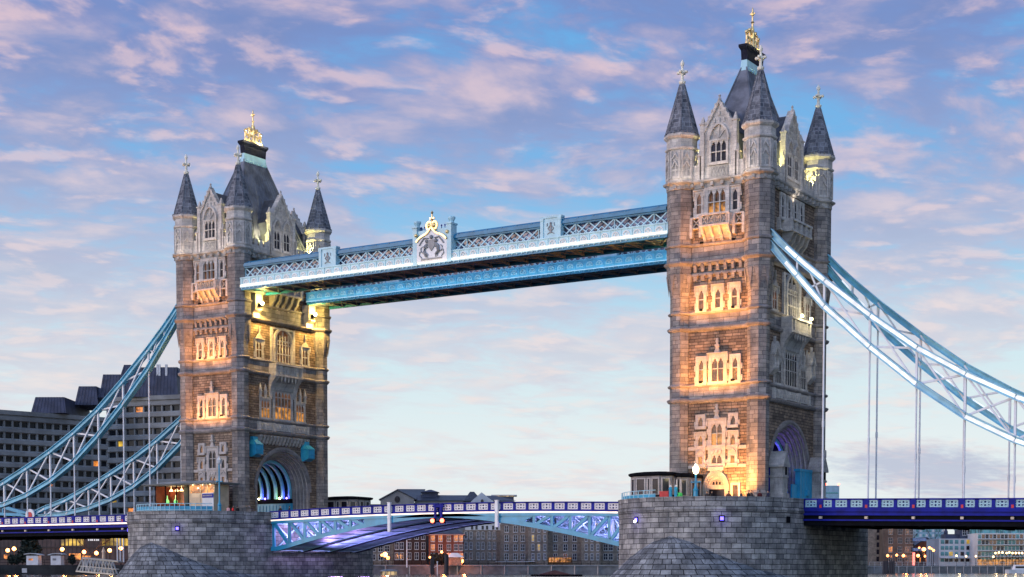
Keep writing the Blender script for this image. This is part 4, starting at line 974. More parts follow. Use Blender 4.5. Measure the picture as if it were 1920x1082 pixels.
# ================================================================== suspension chains
UP = [(6.3, 40.3), (8, 38.5), (10, 36.6), (13.4, 33.6), (18.95, 29.1), (24.5, 25.0), (30.05, 21.7), (35.6, 18.9), (41.15, 16.5), (46.7, 14.3), (52.25, 12.3), (57.8, 10.9), (61.0, 9.9)]
LO = [(6.3, 39.0), (8, 36.9), (10, 34.6), (13.4, 30.7), (18.95, 25.6), (24.5, 21.0), (30.05, 17.1), (35.6, 14.2), (41.15, 12.1), (46.7, 10.7), (52.25, 9.9), (57.8, 9.5), (61.0, 9.5)]
CHNW = plain('lit_tint_chain_paint', (.30, .60, .72), .45, 0, .15, .6)  # chain teal paled, glow of the strip lights put into the colour
def deckz(x): return 8.35 - .018 * max(0, x - 11) if x > 0 else 8.5
def make_chain(side, y, label, group, lit_, pieces):
    tx = 0 if side > 0 else -DX
    pt = lambda q: Vector((tx + side * q[0], y, q[1]))
    org = pt(UP[0]); root = thing('suspension_chain', label, 'chain', org, 0, group); M = lambda: MB(org)
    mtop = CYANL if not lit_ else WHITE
    def chord(tab, name):
        b = M(); w = .46
        for (a, c) in zip(tab, tab[1:]):
            A_, C_ = pt(a), pt(c); d = (C_ - A_).normalized(); up = d.cross(Vector((0, 1, 0)));
            if up.z < 0: up = -up
            for off, ww, hh in ((.0, .34, .62), (.33, .9, .09), (-.33, .9, .09)): b.bar(A_ + up * off - d * .02, C_ + up * off + d * .02, ww, hh, tuple(up))
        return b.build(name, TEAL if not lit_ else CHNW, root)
    cu = chord(UP, 'upper_chord'); cl = chord(LO, 'lower_chord')
    b = M()
    for i in range(3, len(UP) - 1):
        U0, U1, L0, L1 = pt(UP[i]), pt(UP[i + 1]), pt(LO[i]), pt(LO[i + 1])
        b.bar(U0, L0, .26, .26)
        dy = Vector((0, .12, 0))
        if (U0 - L0).length > .9:
            b.bar(L0 + dy, U1 + dy, .24, .2, (0, 1, 0)); b.bar(U0 - dy, L1 - dy, .2, .2, (0, 1, 0))
    U0, L0 = pt(UP[2]), pt(LO[2]); b.bar(pt((11.4, 32.9)), pt(UP[3]), .2, .2, (0, 1, 0)); b.bar(pt(LO[3]), pt((11.4, 35.3)), .2, .2, (0, 1, 0)); b.bar(pt(LO[2]), pt(UP[2]), .22)
    b.build('web_bracing', WHITE, root)
    for i in range(3, len(UP) - 1):
        q = pt(LO[i]); zb = deckz(tx + side * LO[i][0]) - 1.2
        if q.z - zb < 1.3: continue
        b = M(); b.tube([q, q - Vector((0, 0, .5))], [.3, .16]); b.tube([q - Vector((0, 0, .4)), (q.x, q.y, zb)], .115, 8)
        if q.z - zb > 6:
            zc_ = zb + (q.z - zb) * .42; b.tube([(q.x, q.y, zc_ - .35), (q.x, q.y, zc_ + .35)], .16, 8)
        b.build('hanger_rod', WHITE, root)
    if lit_:
        for tab, par, off in ((UP, cu, .05), (LO, cl, -.02)):
            b = M()
            for i, (a, c) in enumerate(zip(tab, tab[1:])):
                if i < 1: continue
                if tab is LO and i == 5: b.build('light_strip', LEDC, par); b = M(); continue
                A_, C_ = pt(a), pt(c); d = (C_ - A_).normalized(); up = d.cross(Vector((0, 1, 0)))
                if up.z < 0: up = -up
                st = .3 if i == 1 else .02
                b.bar(A_ + (C_ - A_) * st + up * off + Vector((0, -.21, 0)), C_ + up * off - d * .05 + Vector((0, -.21, 0)), .06, .40, tuple(up))
            b.build('light_strip', LEDC, par)
    elif side > 0:
        b = M()
        for i, (a, c) in enumerate(zip(LO, LO[1:])):
            if i < 1 or i > 8: continue
            A_, C_ = pt(a), pt(c); d = (C_ - A_).normalized(); up = d.cross(Vector((0, 1, 0)))
            if up.z < 0: up = -up
            b.bar(A_ + (C_ - A_) * .15 + up * .42 + Vector((0, -.1, 0)), A_ + (C_ - A_) * .75 + up * .42 + Vector((0, -.1, 0)), .06, .2, tuple(up))
        b.build('light_strip', LEDC, cl)
    if pieces:          # the pinned end, its roundel and the start of the short landward chain
        e = pt((61.0, 9.7)); b = M()
        b.bar(e, e + Vector((side * 12, 0, 2.6)), .5, .55); b.bar(e, e + Vector((side * 12, 0, .6)), .5, .5)
        for k_ in range(1, 4): b.bar(e + Vector((side * 4 * k_, 0, .2 * k_)), e + Vector((side * 4 * k_, 0, .87 * k_)), .22)
        b.build('landward_link', CYAN, root)
        b = M(); b.T = lambda v: Vector((e.x + v.x, e.y - .5 - v.y, e.z + v.z))
        for r, o0, o1, mi in ((1.15, 0, .25, 0), (.62, .25, .34, 1)):
            b.mat(mi); b.loft([[(r * cos(2 * pi * i / 20), o, r * sin(2 * pi * i / 20)) for i in range(20)] for o in (o0, o1)])
        b.build('roundel', [WHITE, RED], root)
    return root
GC = 'suspension chains from the towers to the banks'
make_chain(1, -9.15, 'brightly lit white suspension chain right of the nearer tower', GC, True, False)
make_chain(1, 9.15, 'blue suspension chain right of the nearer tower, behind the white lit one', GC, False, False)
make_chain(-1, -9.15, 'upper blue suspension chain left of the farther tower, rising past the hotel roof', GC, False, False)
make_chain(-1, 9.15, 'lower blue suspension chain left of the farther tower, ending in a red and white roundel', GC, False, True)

# ================================================================== bridge decks
def scroll_panel(m):
    """one pierced cast iron panel, 1 m by .8 m, centred on x, in the plane y = 0"""
    b = MB(); w, h = .62, .40
    b.box(-w, w, -.03, .03, -h, -h + .07); b.box(-w, w, -.03, .03, h - .07, h); b.box(-w, -w + .07, -.03, .03, -h, h); b.box(w - .07, w, -.03, .03, -h, h)
    for cx in (-.34, 0, .34):
        for cz in (-.18, .18):
            for i in range(6):
                a0, a1 = pi / 3 * i, pi / 3 * (i + 1)
                b.bar((cx + .17 * cos(a0), 0, cz + .17 * sin(a0)), (cx + .17 * cos(a1), 0, cz + .17 * sin(a1)), .075, .06, (0, 1, 0))
    b.bar((-w, 0, -h), (w, 0, h), .05, .05, (0, 1, 0)); b.bar((-w, 0, h), (w, 0, -h), .05, .05, (0, 1, 0)); b.box(-w, w, -.02, .02, -.04, .04)
    me = b.build('parapet_panel', m).data; o = bpy.data.objects['parapet_panel']; bpy.data.objects.remove(o); return me
PANW = scroll_panel(plain('bright_white_paint', (.88, .88, .88), .5, 0, .05)); PANB = scroll_panel(CYANL)
LEDPAN = plain('lit_white_paint', (.85, .83, .80), .5)
def parapet(root, org, x0, x1, zf, y, step, mesh, red=True, back=True):
    """navy parapet with posts, panels and a coping, following the deck height zf(x)"""
    n = max(1, int(round((x1 - x0) / step))); w = (x1 - x0) / n
    b = MB(org)
    for i in range(n):
        a, c = x0 + w * i, x0 + w * (i + 1)
        for z0, z1, d in ((-.02, .12, .2), (1.06, 1.24, .16), (.12, .22, .1)):
            b.hexa([(a, y - d, zf(a) + z0), (c, y - d, zf(c) + z0), (c, y + d, zf(c) + z0), (a, y + d, zf(a) + z0), (a, y - d, zf(a) + z1), (c, y - d, zf(c) + z1), (c, y + d, zf(c) + z1), (a, y + d, zf(a) + z1)])
        b.box(a - .2, a + .2, y - .16, y + .16, zf(a), zf(a) + 1.16)
        b.hexa([(a, y + .10, zf(a)), (c, y + .10, zf(c)), (c, y + .13, zf(c)), (a, y + .13, zf(a)), (a, y + .10, zf(a) + 1.1), (c, y + .10, zf(c) + 1.1), (c, y + .13, zf(c) + 1.1), (a, y + .13, zf(a) + 1.1)])
    par = b.build('parapet', NAVY, root)
    for i in range(n):
        xm = x0 + w * (i + .5); o = bpy.data.objects.new('parapet_panel', mesh); COL.objects.link(o); o.parent = par
        o.location = Vector((xm, y - .05, zf(xm) + .64)) - org; o.scale = ((w - .42) / 1.26, 1, 1.0)
        o.rotation_euler = (0, -math.atan2(zf(xm + .5) - zf(xm - .5), 1), 0)
    return par
def side_span(x0, x1, zf, label, lit_, side, tx):
    org = Vector(((x0 + x1) / 2, 0, 6)); root = thing('bridge_span', label, 'bridge span', org); M = lambda: MB(org)
    yn = -9.5
    parapet(root, org, x0, x1, zf, yn, 1.85, PANW if lit_ else PANB); parapet(root, org, x0, x1, zf, 9.5, 1.85, PANB)
    def run(b, y0, y1, z0, z1):
        b.hexa([(x0, y0, zf(x0) + z0), (x1, y0, zf(x1) + z0), (x1, y1, zf(x1) + z0), (x0, y1, zf(x0) + z0), (x0, y0, zf(x0) + z1), (x1, y0, zf(x1) + z1), (x1, y1, zf(x1) + z1), (x0, y1, zf(x0) + z1)])
    b = M(); run(b, -9.25, 9.25, -.35, -.02); b.build('roadway', ASPH, root)
    b = M(); run(b, yn - .22, yn + .3, -.28, -.03); run(b, yn - .16, yn + .3, -.72, -.5); run(b, yn - .16, yn + .3, -1.36, -1.18); run(b, yn + .02, yn + .35, -.6, -.2); b.build('edge_beam', NAVY, root)
    b = M(); run(b, yn + .08, yn + .4, -1.9, -.6); run(b, 9.1, 9.5, -1.9, -.3)
    for i in range(int((x1 - x0) / 5.55)): xx = x0 + 5.55 * (i + .5); b.hexa([(xx - .25, yn + .4, zf(xx) - 2), (xx + .25, yn + .4, zf(xx) - 2), (xx + .25, 9.2, zf(xx) - 2), (xx - .25, 9.2, zf(xx) - 2), (xx - .25, yn + .4, zf(xx) - .3), (xx + .25, yn + .4, zf(xx) - .3), (xx + .25, 9.2, zf(xx) - .3), (xx - .25, 9.2, zf(xx) - .3)])
    b.build('plate_girder', BLACKP, root)
    nh = 11
    for i in range(nh):
        xx = tx + side * (13.4 + 5.55 * i)
        if not x0 < xx < x1: continue
        b = M(); b.box(xx - .17, xx + .17, yn - .26, yn - .0, zf(xx) - 1.12, zf(xx) - .84); b.build('bulkhead_lamp', plain('cream_paint', (.62, .52, .38)) if i == 0 else bpy.data.materials['cream_paint'], root)
        b = M(); b.box(xx - .14, xx + .14, yn - .22, yn - .15, zf(xx) + .14, zf(xx) + .5); b.build('red_badge', RED, root)
        b = M(); b.box(xx - .3, xx + .3, yn - .19, yn + .2, zf(xx), zf(xx) + 1.2); b.build('parapet_pier', NAVY, root)
    if lit_:
        b = M(); run(b, yn - .30, yn - .21, -.22, .02); ls = b.build('light_strip', LEDW, root)
    return root
side_span(11.25, 78, lambda x: 7.12 - .021 * (x - 11), 'navy suspended road span with pale panelled parapet, right of the nearer pier', False, 1, 0)
side_span(-DX - 78, -DX - 11.25, lambda x: 7.3, 'navy suspended road span with white lit parapet, left of the farther pier', True, -1, -DX)
def leaf(x0, x1, label, tipx):
    """bascule leaf from its heel at x0 to its tip at x1"""
    org = Vector((x0, 0, 6)); root = thing('bascule_leaf', label, 'bascule', org); M = lambda: MB(org)
    mid = -DX / 2; L_ = abs(mid + DX / 2 - (x0 if x0 > mid else x0)); yn = -9.3
    zf = lambda x: 7.74 - .47 * ((x - mid) / 29.0) ** 2
    half = 28.6
    zl = lambda x: 7.05 - 4.35 * (min(1, abs(x - mid) / half)) ** 1.55            # bottom flange
    lo, hi = min(x0, x1), max(x0, x1); sg = 1 if x0 > x1 else -1                     # sg: heel lies at +x or -x
    parapet(root, org, lo, hi, zf, yn - .1, 1.92, PANW); parapet(root, org, lo, hi, zf, 9.4, 1.92, PANB)
    N = 24; xs = [lo + (hi - lo) * i / N for i in range(N + 1)]
    b = M()
    for a, c in zip(xs, xs[1:]): b.hexa([(a, -9.1, zf(a) - .3), (c, -9.1, zf(c) - .3), (c, 9.1, zf(c) - .3), (a, 9.1, zf(a) - .3), (a, -9.1, zf(a)), (c, -9.1, zf(c)), (c, 9.1, zf(c)), (a, 9.1, zf(a))])
    b.build('roadway', ASPH, root)
    b = M()
    for a, c in zip(xs, xs[1:]): b.hexa([(a, yn - .34, zf(a) - .22), (c, yn - .34, zf(c) - .22), (c, yn - .2, zf(c) - .22), (a, yn - .2, zf(a) - .22), (a, yn - .34, zf(a) - .02), (c, yn - .34, zf(c) - .02), (c, yn - .2, zf(c) - .02), (a, yn - .2, zf(a) - .02)])
    b.build('light_strip', LEDW, root)
    ng = 0
    for y in (yn, -3.2, 3.2, 9.3):
        b = M()
        for a, c in zip(xs, xs[1:]):
            th = .62 if y == yn else .42
            for z_, f_, t in ((0, zl, th), (1, zf, .40)):
                za = (f_(a) if z_ == 0 else f_(a) - .62); zc_ = (f_(c) if z_ == 0 else f_(c) - .62)
                b.hexa([(a, y - .28, za), (c, y - .28, zc_), (c, y + .28, zc_), (a, y + .28, za), (a, y - .28, za + t), (c, y - .28, zc_ + t), (c, y + .28, zc_ + t), (a, y + .28, za + t)])
        k_ = 0; xh = x0 - sg * .6
        while abs(xh - x1) > 5.5:
            xn = xh - sg * (2.95 - .06 * k_); z0, z1 = zl(xh), zf(xh) - .4
            if z1 - z0 > .9:
                b.bar((xh, y, z0), (xh, y, z1), .42, .3, (0, 1, 0)); b.bar((xh, y, z1), (xn, y, zl(xn) + .3), .42, .3, (0, 1, 0))
            xh = xn; k_ += 1
        tg2 = b.build('truss_girder', CYAN if y == yn else CYANL, root)
        b = M()
        for a, c in zip(xs, xs[1:]): b.hexa([(a, y - .34, zl(a) - .12), (c, y - .34, zl(c) - .12), (c, y + .34, zl(c) - .12), (a, y + .34, zl(a) - .12), (a, y - .34, zl(a) - .01), (c, y - .34, zl(c) - .01), (c, y + .34, zl(c) - .01), (a, y + .34, zl(a) - .01)])
        if y != yn: b.build('bottom_flange', NAVYL, tg2)
        else:
            b = M()
            for a, c in zip(xs, xs[1:]):
                if zf((a + c) / 2) - zl((a + c) / 2) < 1.9: b.hexa([(a, y - .14, zl(a) + .1), (c, y - .14, zl(c) + .1), (c, y + .14, zl(c) + .1), (a, y + .14, zl(a) + .1), (a, y - .14, zf(a) - .3), (c, y - .14, zf(c) - .3), (c, y + .14, zf(c) - .3), (a, y + .14, zf(a) - .3)])
            if b.f: b.build('web_plate', CYAN, tg2)
    b = M(); k_ = 0; xh = x0 - sg * .6
    while abs(xh - x1) > 4:
        z0, z1 = zl(xh), zf(xh) - .3
        for ya, yb in ((yn, -3.2), (-3.2, 3.2), (3.2, 9.3)):
            b.box(xh - .12, xh + .12, ya + .28, yb - .28, z0 + .06, z0 + .3); b.box(xh - .12, xh + .12, ya + .28, yb - .28, z1 - .4, z1 - .02)
            if z1 - z0 > 1.4: b.bar((xh, ya + .3, z0 + .2), (xh, yb - .3, z1 - .2), .16); b.bar((xh, yb - .3, z0 + .2), (xh, ya + .3, z1 - .2), .16)
        xh -= sg * 2.9
    b.build('cross_frame', CYANL, root)
    b = M()
    for a, c in zip(xs[1:-3] if sg < 0 else xs[3:-1], xs[2:-2] if sg < 0 else xs[4:]):
        for ya, yb in ((yn + .4, -3.4), (-3.0, 3.0), (3.4, 9.0)):
            b.poly([(a, ya, zl(a) + .15), (c, ya, zl(c) + .15), (c, yb, zl(c) + .15), (a, yb, zl(a) + .15)])
    b.build('soffit_plate', CYANL, root)
    # violet lights inside the leaf
    for j, dx in enumerate((2.2, 7.8, 13.4)):
        xx = x0 - sg * dx
        for y in (-6.2, 0.):
            b = M(); b.box(xx - .5, xx + .5, y - .08, y + .08, zf(xx) - .62, zf(xx) - .5); lo_ = b.build('violet_lamp', LEDP, root)
            e = (620, 420, 170)[j]
            lamp('POINT', (xx, y, (zl(xx) * .45 + zf(xx) * .55)), e, (.60, .44, 1.), lo_, org, size=.3)
    for j, dx in enumerate((6.0, 11.0)):
        xx = x0 - sg * dx; lamp('AREA', (xx, -2.0, 1.0), 900 - 250 * j, (.56, .36, 1.), root, org, target=(xx - sg * 3, -1.0, zl(xx)), size=2.5)
    # jamb posts and the signals at mid span
    return root
leaf(-DX + 11.0, -41.35, 'left blue truss bascule leaf with violet lights, joined to the farther pier', 0)
leaf(-11.4, -40.95, 'right blue truss bascule leaf with violet lights, joined to the nearer pier', 0)
for i, (x, zb, zt) in enumerate(((-49.4, 5.2, 9.2), (-31.7, 5.6, 9.1))):
    t = tag(None or (lambda b: (b.box(x - .22, x + .22, -9.95, -9.6, zb, zt), b.box(x - .27, x + .27, -10.0, -9.55, zt, zt + .08), b.box(x - .27, x + .27, -9.98, -9.57, zb + 1.9, zb + 2.0), b.build('depth_gauge', WHITE))[-1])(MB()), ('white depth gauge board fixed upright to the left bascule', 'white depth gauge board fixed upright to the right bascule')[i], 'gauge board')
sig = thing('river_signal', 'navy signal box with two red lamps hung at the middle of the bascules', 'signal', (-41.15, -9.7, 7.0))
b = MB(sig.location); b.box(-41.75, -41.5, -9.95, -9.65, 6.9, 8.9); b.box(-40.75, -40.5, -9.95, -9.65, 6.9, 8.9); b.box(-41.9, -40.3, -9.92, -9.68, 8.4, 8.8); b.build('signal_frame', NAVY, sig)
for x in (-41.9, -40.3):
    b = MB(sig.location); b.box(x - .3, x + .3, -10.0, -9.7, 6.2, 7.0); h = b.build('lamp_housing', BLACKP, sig)
    b = MB(sig.location); b.ball((x, -10.1, 6.6), .3); b.build('red_lens', LAMPR, h)
    lamp('POINT', (x, -10.8, 6.6), 12, (1, .12, .05), h, sig.location, size=.1)
#@@PART3
# ================================================================== things on the piers
def local(loc, rz=0.):
    c, s_ = cos(rz), sin(rz); L = Vector(loc)
    return lambda v: L + Vector((v.x * c - v.y * s_, v.x * s_ + v.y * c, v.z))
def TB_(root, rz=None):
    b = MB(root.location); rz = root.rotation_euler.z if rz is None else rz
    b.T = lambda v: Vector(root.location) + Vector(v); return b          # children inherit the root's turn
# glass pavilion on the farther pier
pv = thing('pavilion', 'modern glass and timber pavilion with flat oversailing roof on the farther pier', 'pavilion', (-DX + .3, -13.2, ZF))
b = TB_(pv); b.box(-8.6, 6.1, -2.4, 2.2, 5.15, 5.3); b.box(-8.8, 6.3, -2.6, 2.3, 5.3, 5.42); b.frust(-7.0, 4.6, -1.6, 1.6, 5.42, -6.0, 3.6, -1.2, 1.2, 5.75); b.build('roof', CONC, pv)
b = TB_(pv); b.box(-7.0, 4.9, 1.3, 1.5, 0, 5.15); b.box(-7.0, -6.8, -1.6, 1.3, 0, 5.15); b.build('back_wall', plain('dark_red_wall', (.20, .05, .03)), pv)
b = TB_(pv); b.box(.1, 4.9, -1.7, -1.5, 0, 3.9); b.box(4.8, 5.0, -1.7, 1.3, 0, 5.1)
for z in (1.0, 1.75, 2.5, 3.25): b.box(.1, 5.0, -1.73, -1.70, z, z + .05)
for x in (.1, 2.2, 3.6, 4.9): b.box(x - .05, x + .05, -1.75, -1.45, 0, 5.1)
b.build('timber_cladding', plain('pale_timber', (.52, .43, .30), .6, 0, .2, .6), pv)
b = TB_(pv); b.box(.2, 4.8, -1.6, -1.5, 3.95, 5.1); b.build('clerestory', PORA, pv)
b = TB_(pv); b.poly([(-6.7, 1.25, .9), (-2.6, 1.25, .9), (-2.6, 1.25, 4.8), (-6.7, 1.25, 4.8)]); b.build('lit_interior_wall', litpane('red_interior', (.85, .14, .04), .5, .6), pv)
b = TB_(pv); b.box(-2.5, 0, -.2, 1.2, 0, 5.1); b.build('kitchen_block', plain('dark_green_panel', (.015, .05, .045)), pv)
b = TB_(pv)
for x in (-6.9, -4.9, -2.7, -.2): b.box(x - .06, x + .06, -1.65, -1.5, 0, 5.15)
b.box(-6.9, -.2, -1.63, -1.52, 2.15, 2.22); b.build('window_frame', BLACKP, pv)
for i, x in enumerate((-4.7, -3.6, -2.6)):
    b = TB_(pv); b.tube([(x, -.6, 5.15), (x, -.6, 4.7)], .03, 4); b.lathe([(.08, 4.75), (.30, 4.45), (.32, 4.38), (.05, 4.36)], 8, x, -.6); b.build('pendant_lamp', glow('warm_shade', (1., .62, .25), 5) if i == 0 else bpy.data.materials['warm_shade'], pv)
for x, z in ((-5.9, 3.2), (-4.2, 3.2)):
    b = TB_(pv); b.lathe([(.28, z - .6), (.3, z - .2), (.1, z + .1), (.07, z + .6)], 8, x, -.2); b.build('green_lantern', LEDG, pv)
for x in (-6.1, -5.4):
    b = TB_(pv); b.ball((x, .6, 1.35), .22); b.build('table_lamp', LAMPO, pv)
for x in (1.0, 2.9, 4.4):
    b = TB_(pv); b.ball((x, -2.0, 5.1), .09); b.build('downlight', LAMPY, pv); lamp('POINT', Vector(pv.location) + Vector((x, -2.3, 4.7)), 45, (1., .72, .42), pv, pv.location, size=.1)
lamp('POINT', Vector(pv.location) + Vector((-4.2, -.3, 3.9)), 110, (1., .55, .25), pv, pv.location, size=.3)
sg_ = thing('notice_board', 'white and navy notice board on the timber front of the glass pavilion', 'sign', (-DX + 4.15, -15.05, ZF))
b = TB_(sg_); b.box(-1.1, 1.1, -.06, 0, .7, 3.9); b.build('board', PALEW, sg_)
b = TB_(sg_); b.box(-1.08, 1.08, -.09, -.06, 3.2, 3.8); b.box(-1.08, .2, -.09, -.06, 1.2, 2.0); b.build('navy_band', NAVY, sg_)
b = TB_(sg_)
for i in range(7): b.box(-.9 + i * .26, -.9 + i * .26 + .17, -.11, -.09, 3.4, 3.62)
b.box(.35, .95, -.08, -.06, 1.2, 1.9); b.build('lettering_strip', GREY, sg_)
rl = thing('railing', 'pale blue railing with blue mesh panels in front of the glass pavilion', 'railing', (-DX, -18.0, ZF))
b = TB_(rl); pts = [(cos(radians(t)) * 10.4, 8.0 + sin(radians(t)) * 12.0) for t in range(246, 322, 4)]
for (x0, y0), (x1, y1) in zip(pts, pts[1:]):
    for z in (2.15, 1.3): b.tube([(x0, y0, z), (x1, y1, z)], .05, 5)
    b.tube([(x0, y0, 0), (x0, y0, 2.2)], .05, 5)
b.build('rail', CYANL, rl)
b = TB_(rl)
for (x0, y0), (x1, y1) in zip(pts, pts[1:]): b.poly([(x0, y0 + .04, .1), (x1, y1 + .04, .1), (x1, y1 + .04, 1.8), (x0, y0 + .04, 1.8)])
b.build('mesh_panel', CYAN, rl)
def lamp_post(loc, label, h, lit_):
    t = thing('street_lamp', label, 'lamp', loc)
    b = TB_(t); b.lathe([(.42, 0), (.42, .3), (.3, .45), (.27, 1.9), (.34, 2.0), (.2, 2.2), (.13, 2.5), (.10, h - .7)], 8); b.box(-.55, .55, -.05, .05, h * .62, h * .62 + .1); b.box(-.05, .05, -.5, .5, h * .62, h * .62 + .1)
    for sg in (-1, 1): b.ball((sg * .55, 0, h * .62 + .05), .1)
    b.build('post', CYAN, t)
    b = TB_(t); b.lathe([(.12, h - .75), (.28, h - .6), (.36, h - .1), (.2, h + .1), (.06, h + .35)], 6); b.build('lantern', LEDX if lit_ else PALEW, t)
    if lit_: lamp('POINT', Vector(loc) + Vector((.0, -.1, h + .25)), 220, (1., .62, .22), t, loc, size=.25); lamp('POINT', Vector(loc) + Vector((0, 2.2, h - .6)), 170, (1., .62, .22), t, loc, size=.25)
    return t
lamp_post((2.0, -19.5, ZF), 'pale blue street lamp with a bright lit lantern before the nearer tower', 4.6, True)
lamp_post((-74.9, -16.2, ZF), 'tall blue unlit street lamp in front of the glass pavilion', 8.6, False)
# control cabin on the nearer pier, one behind the farther tower
def cabin(loc, rz, label, w):
    t = thing('control_cabin', label, 'cabin', loc, rz)
    plan = [(-w, 2.2), (-w, -1.2), (-w + 1.2, -2.2), (w - 1.4, -2.2), (w - .2, -1.2), (w - .2, 2.2)]
    b = TB_(t); sc_ = lambda k_, z: [(x * k_, y * k_, z) for x, y in plan]
    b.loft([sc_(1, 0), sc_(1, 4.05)]); b.build('wall', CORN, t)
    b = TB_(t); b.loft([sc_(1.04, 4.05), sc_(1.1, 4.2), sc_(1.1, 4.4), sc_(1.0, 4.5), sc_(.6, 4.62)]); b.loft([sc_(1.02, 1.55), sc_(1.02, 1.75)]); b.build('roof', BLACKP, t)
    def win(x0, y0, x1, y1, f0, f1):
        d = Vector((x1 - x0, y1 - y0, 0)); n = Vector((d.y, -d.x, 0)).normalized() * .04; a = Vector((x0, y0, 0)) + d * f0 + n; c = Vector((x0, y0, 0)) + d * f1 + n
        b = TB_(t); b.poly([a + Vector((0, 0, 1.9)), c + Vector((0, 0, 1.9)), c + Vector((0, 0, 3.7)), a + Vector((0, 0, 3.7))]); o = b.build('window', GDARK, t)
        b = TB_(t)
        for q in (a, c): b.box(q.x - .08, q.x + .08, q.y - .08, q.y + .08, 1.8, 3.8)
        b.bar(a + Vector((0, 0, 3.76)), c + Vector((0, 0, 3.76)), .14); b.build('frame', PORT, o)
    for (p0, p1), fs in (((plan[2], plan[3]), ((.04, .40), (.50, .62), (.70, .98))), ((plan[1], plan[2]), ((.2, .8),)), ((plan[3], plan[4]), ((.2, .8),)), ((plan[0], plan[1]), ((.3, .7),)), ((plan[4], plan[5]), ((.15, .4), (.6, .85)))):
        for f0, f1 in fs: win(*p0, *p1, f0, f1)
    return t
cabin((-6.2, -13.4, ZF), 0, 'stone control cabin with dark windows on the nearer pier, left of its tower', 2.9)
cabin((-2.6, -12.2, ZF - .2), 0, 'small stone annexe between the control cabin and the nearer tower', 1.0)
cabin((-78.6, 17.5, ZF), 0, 'stone control cabin beyond the farther tower, above the bascule parapet', 3.6)
rl = thing('railing', 'blue curved railing along the left rim of the nearer pier', 'railing', (0, -10, ZF))
pts = [(cos(radians(t)) * 10.9, sin(radians(t)) * 12.6) for t in range(206, 262, 5)]
b = TB_(rl)
for (x0, y0), (x1, y1) in zip(pts, pts[1:]):
    for z in (1.95, 1.5): b.tube([(x0, y0, z), (x1, y1, z)], .045, 5)
    b.tube([(x0, y0, 0), (x0, y0, 2.0)], .05, 5)
b.build('rail', CYANL, rl)
b = TB_(rl)
for (x0, y0), (x1, y1) in zip(pts, pts[1:]): b.poly([(x0, y0, .6), (x1, y1, .6), (x1, y1, 1.5), (x0, y0, 1.5)])
b.build('mesh_panel', CYAN, rl)
for i, x in enumerate((-1.9, -1.2)):
    t = thing('bollard', ('left of two blue posts beside the red cabinet on the nearer pier', 'right of two blue posts beside the red cabinet on the nearer pier')[i], 'post', (x, -18.2, ZF), 0, 'blue posts on the nearer pier')
    b = TB_(t); b.lathe([(.26, 0), (.26, .4), (.2, .5), (.2, 2.2), (.24, 2.3), (.1, 2.5)], 10); b.build('shaft', CYAN, t); b = TB_(t); b.lathe([(.15, 2.5), (.17, 2.6), (.05, 2.72)], 10); b.build('cap', WHITE, t)
t = thing('cabinet', 'red cabinet on the nearer pier beside the control cabin', 'cabinet', (-3.0, -17.4, ZF))
b = TB_(t); b.box(-.55, .55, -.4, .4, 0, 1.95); b.box(-.6, .6, -.45, .45, 1.95, 2.05); b.box(-.02, .02, -.43, -.4, .2, 1.85); b.build('case', RED, t)
